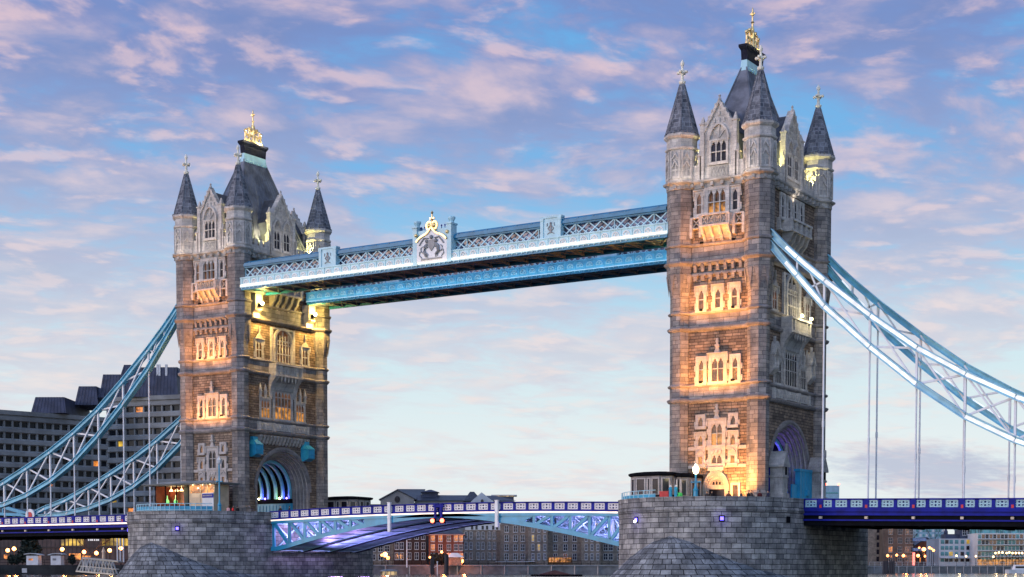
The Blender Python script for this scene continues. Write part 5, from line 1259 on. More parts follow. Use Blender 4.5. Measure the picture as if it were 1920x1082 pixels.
# people on the piers
CLOTH = {}
def cloth(c):
    if c not in CLOTH: CLOTH[c] = plain('cloth_%d' % len(CLOTH), c, .9, 0, .2, 4)
    return CLOTH[c]
def person(loc, rz, label, top, legs, hair=(.03, .02, .015), bend=0., arm=.0, vest=None):
    t = thing('person', label, 'person', loc, rz)
    V, Eg, R_, idx = [], [], [], {}
    def j(n, x, y, z, r, par=None):
        idx[n] = len(V); V.append((x, y, z)); R_.append(r)
        if par is not None: Eg.append((idx[par], idx[n]))
    j('pelvis', 0, 0, .95, .15); j('waist', 0, -.01 - bend * .3, 1.1, .14, 'pelvis'); j('chest', 0, -.02 - bend * .7, 1.33, .165, 'waist'); j('neckb', 0, 0 - bend, 1.48, .08, 'chest'); j('neck', 0, -.02 - bend, 1.55, .055, 'neckb')
    for sg, nm in ((-1, 'l'), (1, 'r')):
        j('hip' + nm, sg * .1, 0, .88, .11, 'pelvis'); j('knee' + nm, sg * .11, -.03, .48, .075, 'hip' + nm); j('ank' + nm, sg * .11, .03, .08, .05, 'knee' + nm); j('toe' + nm, sg * .12, -.13, .04, .04, 'ank' + nm)
        j('sh' + nm, sg * .19, -bend, 1.42, .07, 'chest'); j('el' + nm, sg * .25, -.02 - bend - arm * .1, 1.14, .05, 'sh' + nm); j('wr' + nm, sg * .24, -.12 - bend - arm * .25, .92 + arm * .25, .036, 'el' + nm); j('ha' + nm, sg * .23, -.15 - bend - arm * .3, .83 + arm * .3, .035, 'wr' + nm)
    me = bpy.data.meshes.new('body'); me.from_pydata(V, Eg, []); o = bpy.data.objects.new('body', me); COL.objects.link(o); o.parent = t
    sk = o.modifiers.new('skin', 'SKIN')
    lay = me.skin_vertices[0].data if me.skin_vertices else None
    if lay is None:
        b_ = bmesh.new(); b_.from_mesh(me); b_.verts.layers.skin.verify(); b_.to_mesh(me); b_.free(); lay = me.skin_vertices[0].data
    for i, r in enumerate(R_): lay[i].radius = (r, r); lay[i].use_root = (i == 0)
    ss = o.modifiers.new('sub', 'SUBSURF'); ss.levels = 1; ss.render_levels = 1
    me.materials.append(cloth(legs))
    b = MB(loc); L = Vector(loc); b.T = lambda v: L + Vector(v)
    b.loft([[(a * cos(2 * pi * i / 10), bb * sin(2 * pi * i / 10) - bend * f, z) for i in range(10)] for a, bb, z, f in ((.20, .15, .80, 0), (.19, .15, 1.05, .3), (.23, .165, 1.33, .7), (.21, .12, 1.45, .9), (.09, .08, 1.52, 1))])
    for sg in (-1, 1): b.tube([(sg * .19, -bend, 1.43), (sg * .26, -.02 - bend - arm * .1, 1.14), (sg * .245, -.12 - bend - arm * .25, .94 + arm * .25)], [.085, .065, .05], 8)
    b.build('jacket', cloth(top), t, smooth=True)
    b = MB(loc); b.T = lambda v: L + Vector(v); b.lathe([(.03, 1.53), (.07, 1.58), (.085, 1.66), (.082, 1.73), (.03, 1.79)], 10, 0, -.04 - bend); b.ball((0, -.13 - bend, 1.66), .018); b.build('head', SKIN, t, smooth=True)
    b = MB(loc); b.T = lambda v: L + Vector(v); b.lathe([(.088, 1.66), (.094, 1.72), (.07, 1.79), (.01, 1.815)], 10, 0, -.02 - bend); b.build('hair', cloth(hair), t, smooth=True)
    return t
person((.15, -19.9, ZF + .22), .4, 'person in a bright green vest standing beside the blue posts', (.08, .62, .12), (.02, .02, .03), arm=.4)
dark = [(1.6, -15.6, 'person in a dark coat before the left side door of the nearer tower', (.02, .02, .025)), (2.3, -15.9, 'person in a black jacket just right of the lit street lamp', (.012, .012, .014)),
        (4.0, -14.8, 'person in a brown coat right of the nearer tower doorway', (.12, .05, .03)), (5.5, -14.6, 'person in a navy coat between the brown coat and the black coats', (.02, .03, .07)),
        (6.3, -14.2, 'person in a black coat, first of those at the right turret foot', (.012, .012, .014)), (6.9, -14.8, 'person in a dark grey coat in the group at the right turret foot', (.03, .03, .033)),
        (7.6, -14.0, 'person in a dark red coat in the group at the right turret foot', (.10, .015, .015)), (8.4, -13.4, 'person in a dark blue coat nearest the gate of the nearer tower', (.015, .02, .05))]
for i, (x, y, lb, c) in enumerate(dark): person((x, y, ZF + .22), (i * 1.7) % 6.2, lb, c, (.015, .015, .02), arm=(i % 3) * .4)
left = [(-75.6, -13.6, 'person in a pale pink coat right of the blue lamp post', (.62, .38, .40)), (-74.9, -13.4, 'person in a red jacket near the farther tower arch', (.60, .03, .04)), (-74.2, -13.2, 'person in a black coat beside the red jacket', (.012, .012, .014)),
        (-70.2, -8.4, 'person in a dark coat with fair hair before the farther road arch', (.02, .02, .025)), (-68.6, -8.3, 'person in a dark coat at the bascule end before the farther road arch', (.02, .018, .016)),
        (-81.2, -18.4, 'person in a white coat at the railing before the glass pavilion', (.62, .62, .6)), (-91.3, -13.0, 'person in a black coat at the left rim of the farther pier', (.012, .012, .014)), (-90.2, -13.6, 'person in a dark green coat at the left rim of the farther pier', (.015, .025, .015)),
        (-89.2, -14.2, 'person in a dark grey coat at the left rim of the farther pier', (.025, .025, .028))]
for i, (x, y, lb, c) in enumerate(left): person((x, y, ZF + .22), (i * 2.1) % 6.2, lb, c, (.015, .015, .02), hair=(.35, .25, .12) if 'fair' in lb else (.03, .02, .015), arm=(i % 2) * .5)
# ================================================================== river, banks and river walls
def sheet(name, pts, z, m):
    b = MB((0, 0, z)); b.poly([(x, y, z) for x, y in pts]); o = b.build(name, m); o['kind'] = 'structure'; o.location = (0, 0, z); return o
wm, q, pb = material('river_water')
tco = q.new('ShaderNodeTexCoord').outputs['Object']; pb.inputs['Base Color'].default_value = (.012, .02, .026, 1); pb.inputs['Roughness'].default_value = .10; pb.inputs['IOR'].default_value = 1.33
bp = q.new('ShaderNodeBump'); bp.inputs['Strength'].default_value = .5; bp.inputs['Distance'].default_value = .12
q.put(bp.inputs['Height'], q.m('ADD', q.noise(q.vm('MULTIPLY', tco, (1, .6, 1)), .55, 4, .6).outputs[0], q.m('MULTIPLY', q.noise(tco, 2.2, 3).outputs[0], .4))); q.nt.links.new(bp.outputs[0], pb.inputs['Normal'])
sheet('river', [(-3500, -1500), (3500, -1500), (3500, 3500), (-3500, 3500)], -1.0, wm)
edge = [(-900, 290), (-400, 300), (0, 325), (235, 330), (560, 352), (700, 362), (1170, 372), (1400, 395), (1630, 430), (1920, 440), (2400, 430), (3600, 380)]
ep = [bank(px, d) for px, d in edge]
far = [bank(3600, 4200), bank(-900, 4200)]
GZ = .9
o = sheet('land', [(p_.x, p_.y) for p_ in ep] + [(p_.x, p_.y) for p_ in far], GZ, ASPH)
def river_wall(i0, i1, name, label, m, ztop=GZ + .05, posts=None):
    t = thing(name, label, 'river wall', ep[i0] + Vector((0, 0, -1)))
    b = MB(t.location)
    for a, c in zip(ep[i0:i1], ep[i0 + 1:i1 + 1]):
        d = (c - a).normalized(); nrm = Vector((d.y, -d.x, 0)); L_ = (c - a).length
        b.hexa([a + nrm * .5 + Vector((0, 0, -3)), c + nrm * .5 + Vector((0, 0, -3)), c - nrm * .3 + Vector((0, 0, -3)), a - nrm * .3 + Vector((0, 0, -3)), a + nrm * .3 + Vector((0, 0, ztop)), c + nrm * .3 + Vector((0, 0, ztop)), c - nrm * .3 + Vector((0, 0, ztop)), a - nrm * .3 + Vector((0, 0, ztop))])
    b.build('wall_face', m, t)
    if posts:
        b = MB(t.location)
        for a, c in zip(ep[i0:i1], ep[i0 + 1:i1 + 1]):
            d = (c - a).normalized(); nrm = Vector((d.y, -d.x, 0)); n = int((c - a).length / posts)
            for k_ in range(n):
                p_ = a + d * (k_ + .5) * posts; b.bar(p_ + nrm * .6 + Vector((0, 0, -1.6)), p_ + nrm * .45 + Vector((0, 0, ztop + .05)), .28, .25)
            b.bar(a + nrm * .4 + Vector((0, 0, ztop - .1)), c + nrm * .4 + Vector((0, 0, ztop - .1)), .35, .3)
        b.build('fender', GREY, t)
    return t
river_wall(0, 4, 'river_wall', 'dark stone river wall below the hotel', MUD); river_wall(4, 7, 'river_wall', 'grey river wall with timber fenders below the brown warehouses', QUAY, GZ + .1, 5.5)
river_wall(7, 11, 'river_wall', 'blue grey piled quay below the apartments, right of the nearer pier', QUAY, GZ + .1, 2.4)
def quay_rail(i0, i1, label, m, gap=2.2, h=1.1):
    t = thing('railing', label, 'railing', ep[i0] + Vector((0, 0, GZ))); b = MB(t.location)
    for a, c in zip(ep[i0:i1], ep[i0 + 1:i1 + 1]):
        a, c = a + Vector((0, 0, GZ)), c + Vector((0, 0, GZ)); d = (c - a).normalized(); n = int((c - a).length / gap)
        for z in (h, h * .5): b.bar(a + Vector((0, 0, z)), c + Vector((0, 0, z)), .07)
        for k_ in range(n): b.bar(a + d * k_ * gap, a + d * k_ * gap + Vector((0, 0, h)), .06)
    b.build('rail', m, t); return t
quay_rail(1, 4, 'thin dark railing along the river wall below the hotel', BLACKP); quay_rail(5, 7, 'dark railing on the river wall before the brown warehouses', BLACKP)
quay_rail(8, 11, 'pale railing along the quay before the apartments', PALEW, 1.6)
BR = -YAW      # turn that makes a facade face the camera
def bthing(name, label, cat, px, d, rot=0., z=GZ, group=None):
    return thing(name, label, cat, bank(px, d, z), BR + rot, group)
MPP = lambda d: d * cos(PITCH) / FPX          # metres for one picture pixel at distance d
def windows(t, faces, pane_fn, m_frame=None, cap=100, frame_sub=True, inset=.0):
    """faces: list of (x, z, w, h) in the facade plane y=-.05; each a part with its frame as sub-part"""
    meshes = {}
    faces = list(faces); rest = faces[cap:]
    for (x, z, w, h) in faces[:cap]:
        m = pane_fn(); key = (round(w, 2), round(h, 2), m.name)
        if key not in meshes:
            b = MB(); b.poly([(-w / 2, 0, 0), (w / 2, 0, 0), (w / 2, 0, h), (-w / 2, 0, h)]); o = b.build('window', m); me1 = o.data; bpy.data.objects.remove(o); me2 = None
            if m_frame:
                b = MB(); fw = .09
                b.box(-w / 2 - fw, w / 2 + fw, -.10, .02, -fw * 1.6, 0); b.box(-w / 2 - fw, -w / 2, -.06, .02, 0, h); b.box(w / 2, w / 2 + fw, -.06, .02, 0, h); b.box(-w / 2 - fw, w / 2 + fw, -.06, .02, h, h + fw); b.box(-.04, .04, -.04, .02, 0, h)
                if h > 1.3: b.box(-w / 2, w / 2, -.04, .02, h * .5 - .03, h * .5 + .03)
                o = b.build('frame', m_frame); me2 = o.data; bpy.data.objects.remove(o)
            meshes[key] = (me1, me2)
        me1, me2 = meshes[key]
        o = bpy.data.objects.new('window', me1); COL.objects.link(o); o.parent = t; o.location = (x, -.05 + inset, z)
        if me2: f = bpy.data.objects.new('frame', me2); COL.objects.link(f); f.parent = o
    if rest:
        b = MB()
        for (x, z, w, h) in rest: b.poly([(x - w / 2, -.05 + inset, z), (x + w / 2, -.05 + inset, z), (x + w / 2, -.05 + inset, z + h), (x - w / 2, -.05 + inset, z + h)])
        o = b.build('window_grid', pane_fn(), t); o['kind'] = 'stuff'
rb = random.Random(5)
# ---- the concrete hotel
D0 = 420; k0 = MPP(D0)
def hotel():
    zt = zat(748, D0) - GZ
    t = bthing('hotel', 'large grey concrete hotel with rows of dark windows and a stepped dark roof', 'hotel', 205, D0)
    FH = 2.92; nf = 12; faces = []
    T1, T2 = radians(44), radians(-20)          # left wing swings towards the river, right wing less so
    def wing(L_, n, ang, sg, ztop, extra):
        c, s_ = cos(ang), sin(ang)
        X = lambda u, o: (sg * u * c + o * s_ * sg * 1.0, -u * abs(s_) * 1.0 * (1) - o * c) if False else (sg * u * c - 0, -u * abs(s_) - 0)
        dirv = Vector((sg * c, -abs(s_), 0)); nrm = Vector((-abs(s_) * sg * -1 * -1, -c, 0)); nrm = Vector((-sg * abs(s_), -c, 0)) if False else Vector((sg * -abs(s_), -c, 0))
        P_ = lambda u, o, z: dirv * u + nrm * o + Vector((0, 0, z))
        b = MB(t.location); b.T = lambda v: Vector(t.location) + P_(v.x, v.y, v.z)
        b.box(0, L_, -14, -.9, 0, ztop)
        for f in range(nf + 1):
            z = ztop - 2.2 - f * FH
            if z < 0: break
            b.loft([[(0, -.9, z + q), (L_, -.9, z + q), (L_, o, z + q), (0, o, z + q)] for q, o in ((0, -.2), (.25, .35), (1.15, .35), (1.32, .1), (1.55, .0), (1.60, -.5))])
        for i in range(n + 1): b.box(L_ * i / n - .22, L_ * i / n + .22, -.9, .05, 0, ztop)
        b.box(-.2, L_ + .2, -14, .5, ztop - .6, ztop + .5)
        b.build('wall', CONC, t)
        for f in range(nf):
            z = ztop - 2.2 - f * FH - 1.32
            if z < 1: break
            for i in range(n): faces.append((P_, L_ * (i + .5) / n, -.55, z, L_ / n - .5, 1.28))
    wing(31, 14, T1, -1, zt - 5.4, 0); wing(36, 13, T2, 1, zt - .2, 0)
    faces.sort(key=lambda f: -f[3]); mats = [GHOT] * 9 + [PORA, PAMD]
    def pane(P_, u, o, z, w, h, b): b.poly([P_(u - w / 2, o, z), P_(u + w / 2, o, z), P_(u + w / 2, o, z + h), P_(u - w / 2, o, z + h)])
    k_ = 0; restb = MB(t.location); restb.T = lambda v: Vector(t.location) + v
    vis = [f for f in faces]
    rb.shuffle(vis)
    for f in vis[:100]:
        b = MB(t.location); b.T = lambda v: Vector(t.location) + v; pane(*f, b)
        b.build('window', PORA if rb.random() < .11 else (PYEL if rb.random() < .04 else GHOT), t)
    for f in vis[100:]: pane(*f, restb)
    o = restb.build('window_grid', GHOT, t); o['kind'] = 'stuff'
    # stepped dark mansard roofs with plant on top
    def blk(px0, px1, v0, v1, dep, off, nm='roof'):
        x0, x1 = (px0 - 205) * k0, (px1 - 205) * k0; z0, z1 = zat(v0, D0) - GZ, zat(v1, D0) - GZ
        b = MB(t.location); b.T = lambda v: Vector(t.location) + v
        b.frust(x0, x1, -2 + off, dep, z0, x0 + .8, x1 - .8, -.6 + off, dep, z1)
        n = int((x1 - x0) / .9)
        for i in range(n): xx = x0 + .9 * (i + .5); b.bar((xx, -2.02 + off, z0), (x0 + .8 + (x1 - x0 - 1.6) * (i + .5) / n, -.62 + off, z1), .12)
        b.build(nm, MANS, t)
    blk(86, 150, 782, 752, 14, -9); blk(146, 190, 760, 724, 14, 1); blk(150, 200, 745, 726, 14, 2.5)
    blk(188, 260, 748, 700, 16, 3); blk(224, 252, 705, 680, 14, 5); blk(250, 345, 748, 692, 16, -3); blk(300, 345, 706, 690, 14, -1)
    b = MB(t.location); b.T = lambda v: Vector(t.location) + v
    for px in (306, 309, 322): x = (px - 205) * k0; b.box(x - .3, x + .3, -4, -3.5, zat(716, D0) - GZ, zat(687, D0) - GZ)
    b.build('roof_antenna', PALEW, t)
hotel()
# hotel's riverside ground floor with yellow lit windows
D1 = 372; k1 = MPP(D1)
t = bthing('restaurant_block', 'low dark riverside block with tall yellow lit windows, seen under the left span', 'building', 120, D1)
X = lambda px: (px - 120) * k1; Z = lambda v: zat(v, D1) - GZ
b = TB_(t); b.box(X(-60), X(300), 0, 12, 0, Z(985)); b.build('wall', plain('brown_cladding', (.085, .065, .06), .8, 0, .3, .3), t)
b = TB_(t)
for px in range(-40, 300, 8): b.box(X(px) - .08, X(px) + .08, -.06, 0, Z(1050), Z(990))
b.box(X(-60), X(300), -.3, 0, Z(1027), Z(1025)); b.build('cladding_rib', plain('dark_rib', (.04, .035, .033)), t)
for px0, px1 in ((116, 121), (124, 128), (130, 136), (138, 143), (145, 150), (152, 158), (192, 198), (200, 206), (207, 213), (215, 220), (221, 227), (229, 234), (236, 241)):
    b = TB_(t); b.poly([(X(px0), -.08, Z(1023)), (X(px1), -.08, Z(1023)), (X(px1), -.08, Z(1004)), (X(px0), -.08, Z(1004))]); b.build('window', PYEL, t)
for px0, px1, v0, v1 in ((97, 112, 1010, 1007.5), (8, 20, 1048, 1040), (130, 152, 1050, 1038), (155, 170, 1049, 1042), (60, 66, 1048, 1040)):
    b = TB_(t); b.poly([(X(px0), -.09, Z(v0)), (X(px1), -.09, Z(v0)), (X(px1), -.09, Z(v1)), (X(px0), -.09, Z(v1))]); b.build('lit_doorway', PORA, t)
b = TB_(t)
for i, px in enumerate((166, 170, 173, 177, 181, 184)): b.box(X(px), X(px) + .3, -.1, 0, Z(1014), Z(1011))
b.build('sign_lettering', glow('white_letters', (.9, .9, .9), .6), t)
def far_lamp(px, v, d, label, m=None, r=.34, e=0, col=(1, .4, .1), group=None):
    z = zat(v, d); t = bthing('street_lamp', label, 'lamp', px, d, 0, GZ, group)
    h = max(z - GZ, .6); b = TB_(t); b.lathe([(.16, 0), (.09, .4), (.06, h - r)], 6); b.build('post', BLACKP, t)
    b = TB_(t); b.ball((0, 0, h), r); b.build('lamp_globe', m or LAMPO, t)
    if e: lamp('POINT', Vector(t.location) + CF * -1.2 + Vector((0, 0, h)), e, col, t, t.location, size=.3)
GL = 'orange street lamps on the hotel quay'
for px, v, lb in ((15, 1032, 'left of the pair of orange quay lamps at the far left'), (27, 1029, 'right of the pair of orange quay lamps at the far left'), (117, 1030, 'orange quay lamp behind the white booth right of the cypress'),
                  (158, 1035, 'orange quay lamp left of the heart shaped bare tree'), (181, 1037, 'reddish orange quay lamp right of the heart shaped bare tree'), (206, 1032, 'brightest orange quay lamp behind the white gangway'), (227, 1028, 'orange quay lamp among the white flagpoles')):
    far_lamp(px, v, 345, lb, LAMPO, .46, 900, (1., .36, .10), GL)
def flagpole(px, v, d, label, vb=1054):
    t = bthing('flagpole', label, 'pole', px, d, 0, zat(vb, d)); h = zat(v, d) - zat(vb, d)
    b = TB_(t); b.tube([(0, 0, 0), (0, 0, h)], [.16, .10], 8); b.ball((0, 0, h), .14); b.build('pole', WHITE, t)
for px, lb in ((220.5, 'left of three white flagpoles behind the gangway'), (226, 'middle of three white flagpoles behind the gangway'), (232, 'right of three white flagpoles behind the gangway')): flagpole(px, 985, 318, lb)
def booth(px, label, w, flip):
    d = 318; t = bthing('ticket_booth', label, 'booth', px, d); k_ = MPP(d); w = w * k_ / 2; h = zat(1042, d) - GZ
    b = TB_(t); b.box(-w, w, -1.2, 1.2, 0, h); b.build('cabin', WHITE, t)
    b = TB_(t); n = 8; L = []
    for i in range(n + 1):
        u = i / n; x = (-w - .5) + (2 * w + .9) * u; L.append((x, h + .1 + .55 * sin(pi * (.15 + .6 * u)) - .3)) 
    if flip: L = [(-x, z) for x, z in reversed(L)]
    b.loft([[(x, y, z) for x, z in L] + [(x, y, z + .16) for x, z in reversed(L)] for y in (-1.5, 1.5)]); b.build('curved_roof', PALEW, t)
    b = TB_(t); b.poly([(-w * .6, -1.23, .9), (w * .1, -1.23, .9), (w * .1, -1.23, h * .7), (-w * .6, -1.23, h * .7)]); b.build('hatch', PORA if flip else GREY, t)
booth(64, 'white booth with curved roof before the dark cypress', 22, True); booth(108, 'white booth with curved roof right of the dark cypress', 19, False)
t = bthing('notice_board', 'small white board on the dark river wall at the far left', 'sign', 46.5, 322, 0, -.7); b = TB_(t); b.box(-.5, .5, -.3, -.2, 0.05, .95); b.build('board', PALEW, t)
# white truss gangway
t = thing('gangway', 'white triangulated truss gangway running down beside the farther pier', 'gangway', bank(143, 290, 0)); d = 290
b = MB(t.location); A_ = [bank(143, 290, zat(1071, 290)), bank(214, 282, zat(1077, 282))]; B_ = [bank(155, 290, zat(1046, 290)), bank(222, 282, zat(1053, 282))]
for off in (0, 2.2):
    o_ = CF * off
    b.bar(A_[0] + o_, A_[1] + o_, .26); b.bar(B_[0] + o_, B_[1] + o_, .28); b.bar((A_[0] * .6 + B_[0] * .4) + o_, (A_[1] * .6 + B_[1] * .4) + o_, .12)
    n = 6
    for i in range(n):
        f0, f1, f2 = i / n, (i + .5) / n, (i + 1) / n
        pA = lambda f: A_[0].lerp(A_[1], f) + o_
        pB = lambda f: B_[0].lerp(B_[1], f) + o_
        b.bar(pA(f0), pB(max(0, f1 - .16)), .2); b.bar(pB(max(0, f1 - .16)), pA(f2), .2)
b.build('truss', WHITE, t)
b = MB(t.location); b.hexa([A_[0], A_[1], A_[1] + CF * 2.2, A_[0] + CF * 2.2] + [q + Vector((0, 0, .12)) for q in (A_[0], A_[1], A_[1] + CF * 2.2, A_[0] + CF * 2.2)]); b.build('walking_deck', GREY, t)
# trees
def crown(b, c, rx, rz, n, r, size, low=0.):
    for i in range(n):
        while True:
            p_ = Vector((r.uniform(-1, 1), r.uniform(-1, 1), r.uniform(-1, 1)))
            if .25 < p_.length < 1: break
        p_ = Vector(c) + Vector((p_.x * rx, p_.y * rx, p_.z * rz)); s_ = size * r.uniform(.6, 1.4)
        u = Vector((r.uniform(-1, 1), r.uniform(-1, 1), r.uniform(-1, 1))).normalized(); w = u.orthogonal().normalized()
        b.poly([p_ - u * s_, p_ + w * s_ * .6, p_ + u * s_, p_ - w * s_ * .6])
def tree(px, d, label, h, w, kind):
    t = bthing('cypress_tree' if kind == 'cypress' else 'bare_tree' if kind != 'bush' else 'shrub', label, 'tree' if kind != 'bush' else 'shrub', px, d); r = random.Random(int(px)); b = TB_(t)
    if kind == 'bare':
        def br(p_, dv, l, rad, dep):
            q = p_ + dv * l; b.tube([p_, (p_ + q) / 2 + Vector((r.uniform(-.06, .06) * l, 0, r.uniform(-.03, .06) * l)), q], [rad, rad * .8, rad * .6], 5)
            if dep:
                for i in range(3): br(q - dv * l * r.uniform(0, .4), (dv + Vector((r.uniform(-.8, .8), r.uniform(-.5, .5), r.uniform(-.1, .5)))).normalized(), l * r.uniform(.55, .75), rad * .55, dep - 1)
        b.tube([(0, 0, 0), (0, 0, h * .3)], [.3, .22], 6)
        for sg in (-1, 1): br(Vector((0, 0, h * .28)), Vector((sg * w * .12, 0, 1)).normalized() if w > 6 else Vector((sg * .5, 0, 1)).normalized(), h * .32, .17, 4)
        b.build('bough', BARK, t)
    else:
        b.tube([(0, 0, 0), (0, 0, h * .5)], [.25, .12], 6); b.build('trunk', BARK, t); b = TB_(t)
        if kind == 'cypress':
            for i in range(9): f = i / 8; crown(b, (r.uniform(-.2, .2), 0, h * (.14 + .8 * f)), w * .5 * (1 - .72 * f ** 1.3), h * .11, 150, r, .42)
        else: crown(b, (0, 0, h * .55), w * .5, h * .45, 220, r, .3)
        b.build('crown', LEAF, t)
    return t
tree(57, 340, 'dark cypress shaped tree between the two white booths', zat(992, 340), 5.6, 'cypress')
tree(172, 350, 'bare tree with forked heart shaped boughs before the lit block', zat(1001, 350) + .6, 7, 'bare')
for px, lb in ((22, 'dark clipped shrub left of the white booth'), (32, 'dark clipped shrub nearest the left white booth'), (135, 'dark round shrub by the orange lit doorway')): tree(px, 330, lb, 2.2, 1.6, 'bush')
t = bthing('parasol', 'closed cream parasol standing behind the white gangway', 'parasol', 194.5, 335); h = zat(1026, 335) - GZ
b = TB_(t); b.lathe([(.05, 0), (.05, h * .3), (.34, h * .35), (.30, h * .7), (.42, h * .72), (.05, h)], 8); b.build('canopy', plain('cream_canvas', (.65, .5, .35)), t)
# ---- middle bank: warehouses seen under the bascules
D2 = 392; k2 = MPP(D2); PB = [GDARK] * 26 + [PAMD, PYEL]
def block(px0, px1, vtop, label, rows, cols, m, d=D2, dep=14, w=.9, h=1.75, frame=PALEW, pf=None, arched=False, name='warehouse', base=0, rot=0, parapet_=.4, first=1.0):
    k_ = MPP(d); xc = (px0 + px1) / 2; t = bthing(name, label, 'building', xc, d, rot); W_ = (px1 - px0) * k_ / 2; H = zat(vtop, d) - GZ
    b = TB_(t); b.box(-W_, W_, 0, dep, 0, H); b.box(-W_ - .1, W_ + .1, -.16, dep, H - .12, H + parapet_ * .4); b.box(-W_, W_, -.08, 0, first - .4, first - .2); b.build('wall', m, t)
    fs = []; fh = (H - first) / rows
    for r_ in range(rows):
        for c in cols: fs.append((c * W_, first + fh * r_ + fh * .22, w, min(h, fh * .66)))
    windows(t, fs, pf or (lambda: rb.choice(PB)), frame)
    if arched:
        b = TB_(t)
        for (x, z, ww, hh) in fs:
            for i in range(5):
                a0, a1 = pi * (.15 + .7 * i / 5), pi * (.15 + .7 * (i + 1) / 5)
                b.bar((x + ww * .62 * cos(a0), -.05, z + hh - .1 + .3 * sin(a0)), (x + ww * .62 * cos(a1), -.05, z + hh - .1 + .3 * sin(a1)), .16, .14, (0, 1, 0))
        b.build('brick_arch', BRICK, t)
    return t
GW = None
block(868, 940, 995, 'brown brick warehouse with paired windows beside the red brick house', 3, (-.83, -.58, -.2, .04, .38, .64), BRICK, arched=True, w=.62)
block(938, 990, 984, 'brown brick warehouse bay with arched windows and a white awning line', 4, (-.55, .1, .62), BRICK, D2 - 3, arched=True)
block(990, 1027, 984, 'narrow projecting brick bay with single slit windows, left one', 4, (-.5, .1, .7), BRICK, D2 - 5, w=.5)
block(1027, 1090, 984, 'wide brick warehouse bay with arched windows and yellow lit ground floor', 4, (-.55, .05, .6), BRICK, D2 - 2, arched=True)
block(1090, 1126, 984, 'narrow projecting brick bay with single slit windows, right one', 4, (-.5, .1, .7), BRICK, D2 - 5, w=.5)
block(1126, 1190, 984, 'brown brick warehouse bay half hidden by the nearer pier', 4, (-.7, -.4, .1, .5), BRICK, D2 - 1, arched=True)
block(872, 938, 982, 'white rendered attic block above the paired window warehouse', 1, (-.6, -.35, 0, .25, .6, .82), PALEW, D2 + 8, h=1.0, w=.55, frame=None, name='attic_block', first=8.7)
t = bthing('awning', 'thin white awning on the brick warehouse bay', 'awning', 966, D2 - 5); b = TB_(t); b.box(-4.8, 4.8, -.9, 0, zat(1053.5, D2 - 5) - GZ, zat(1052.6, D2 - 5) - GZ); b.build('sheet', PALEW, t)
t = bthing('lit_shopfront', 'yellow lit ground floor window of the wide brick bay', 'shopfront', 1050, D2 - 3.2); b = TB_(t); b.box(-2.8, 2.8, -.2, .1, .9, 2.0); b.build('glazing', PAMB, t); b = TB_(t); [b.box(-2.8 + i * .7 - .06, -2.8 + i * .7 + .06, -.24, -.2, .9, 2.0) for i in range(9)]; b.build('mullion', BLACKP, t); b = TB_(t); b.box(-3.0, 3.0, -.3, .05, 2.1, 2.3); b.build('lintel', BRICK, t)
# red brick house
t = block(804, 867, 1002, 'red brick house with hipped slate roof and orange lit windows by the river', 3, (-.75, -.3, .2, .62, .92), REDB, D2 - 22, w=.8, pf=lambda: rb.choice([PORA, GDARK, PAMD, PORA]), name='brick_house')
b = TB_(t); W_ = 63 * MPP(D2 - 22) / 2; H = zat(1002, D2 - 22) - GZ; b.frust(-W_ - .5, W_ + .5, -.5, 14, H, -W_ * .45, W_ * .45, 5, 9, H + 1.9); b.build('roof', SLATE, t)
b = TB_(t); b.box(-W_ - .55, W_ + .55, -.55, 14, H - .18, H + .02); b.build('eaves', plain('pink_cornice', (.5, .3, .25)), t)
block(690, 738, 990, 'dim brick warehouse right of the farther pier', 4, (-.6, 0, .5), BRICK, D2 - 4, w=1.0); block(738, 800, 996, 'dark brick house with gabled bays beside the red brick house', 3, (-.8, -.5, -.05, .4, .8), plain('soot_brick', (.06, .035, .028), .9, 0, .4, .3), D2 - 8, w=.8)
far_lamp(722, 1040, D2 - 26, 'brightest orange lamp before the dim brick warehouse', LAMPO, .6, 1500, (1., .38, .10)); far_lamp(716, 1041, D2 - 30, 'small orange lamp left of the bright one by the dim warehouse', LAMPO, .3); far_lamp(727.5, 1046, D2 - 28, 'low orange lamp right of the bright one by the dim warehouse', LAMPO, .42)
far_lamp(828, 1035, D2 - 34, 'small orange lamp above the dark shrubs by the red brick house', LAMPO, .3, 1200, (1., .22, .06)); far_lamp(866, 1052, D2 - 30, 'low orange lamp at the corner of the red brick house', LAMPO, .45, 700, (1., .25, .06)); far_lamp(806, 1045, D2 - 32, 'orange lamp at the left corner of the red brick house', LAMPO, .26, 700, (1., .22, .06))
flagpole(763, 1004, 356, 'tall white pole on the quay below the left bascule', 1064)
for px, v, lb in ((809, 1045, 'left thin mooring pile by the brick kiosk'), (812.5, 1043, 'second thin mooring pile by the brick kiosk'), (837, 1040, 'thick dark mooring pile left of the brick kiosk')):
    t = bthing('mooring_pile', lb, 'pile', px, 345, 0, -2); b = TB_(t); b.tube([(0, 0, 0), (0, 0, zat(v, 345) + 2)], .26 if px < 830 else .5, 10); b.build('shaft', plain('tarred_timber', (.02, .022, .03)) if 'tarred_timber' not in bpy.data.materials else bpy.data.materials['tarred_timber'], t)
t = bthing('lamp_standard', 'slim white lamp standard in front of the dark mooring piles', 'lamp', 820, 330, 0, -1.0); h = zat(1054, 330) + 1; b = TB_(t); b.tube([(0, 0, 0), (0, 0, h)], .12, 6); b.bar((-.7, 0, h - 1.1), (.1, 0, h - .7), .1); b.ball((0, 0, h), .18); b.build('pole', WHITE, t)
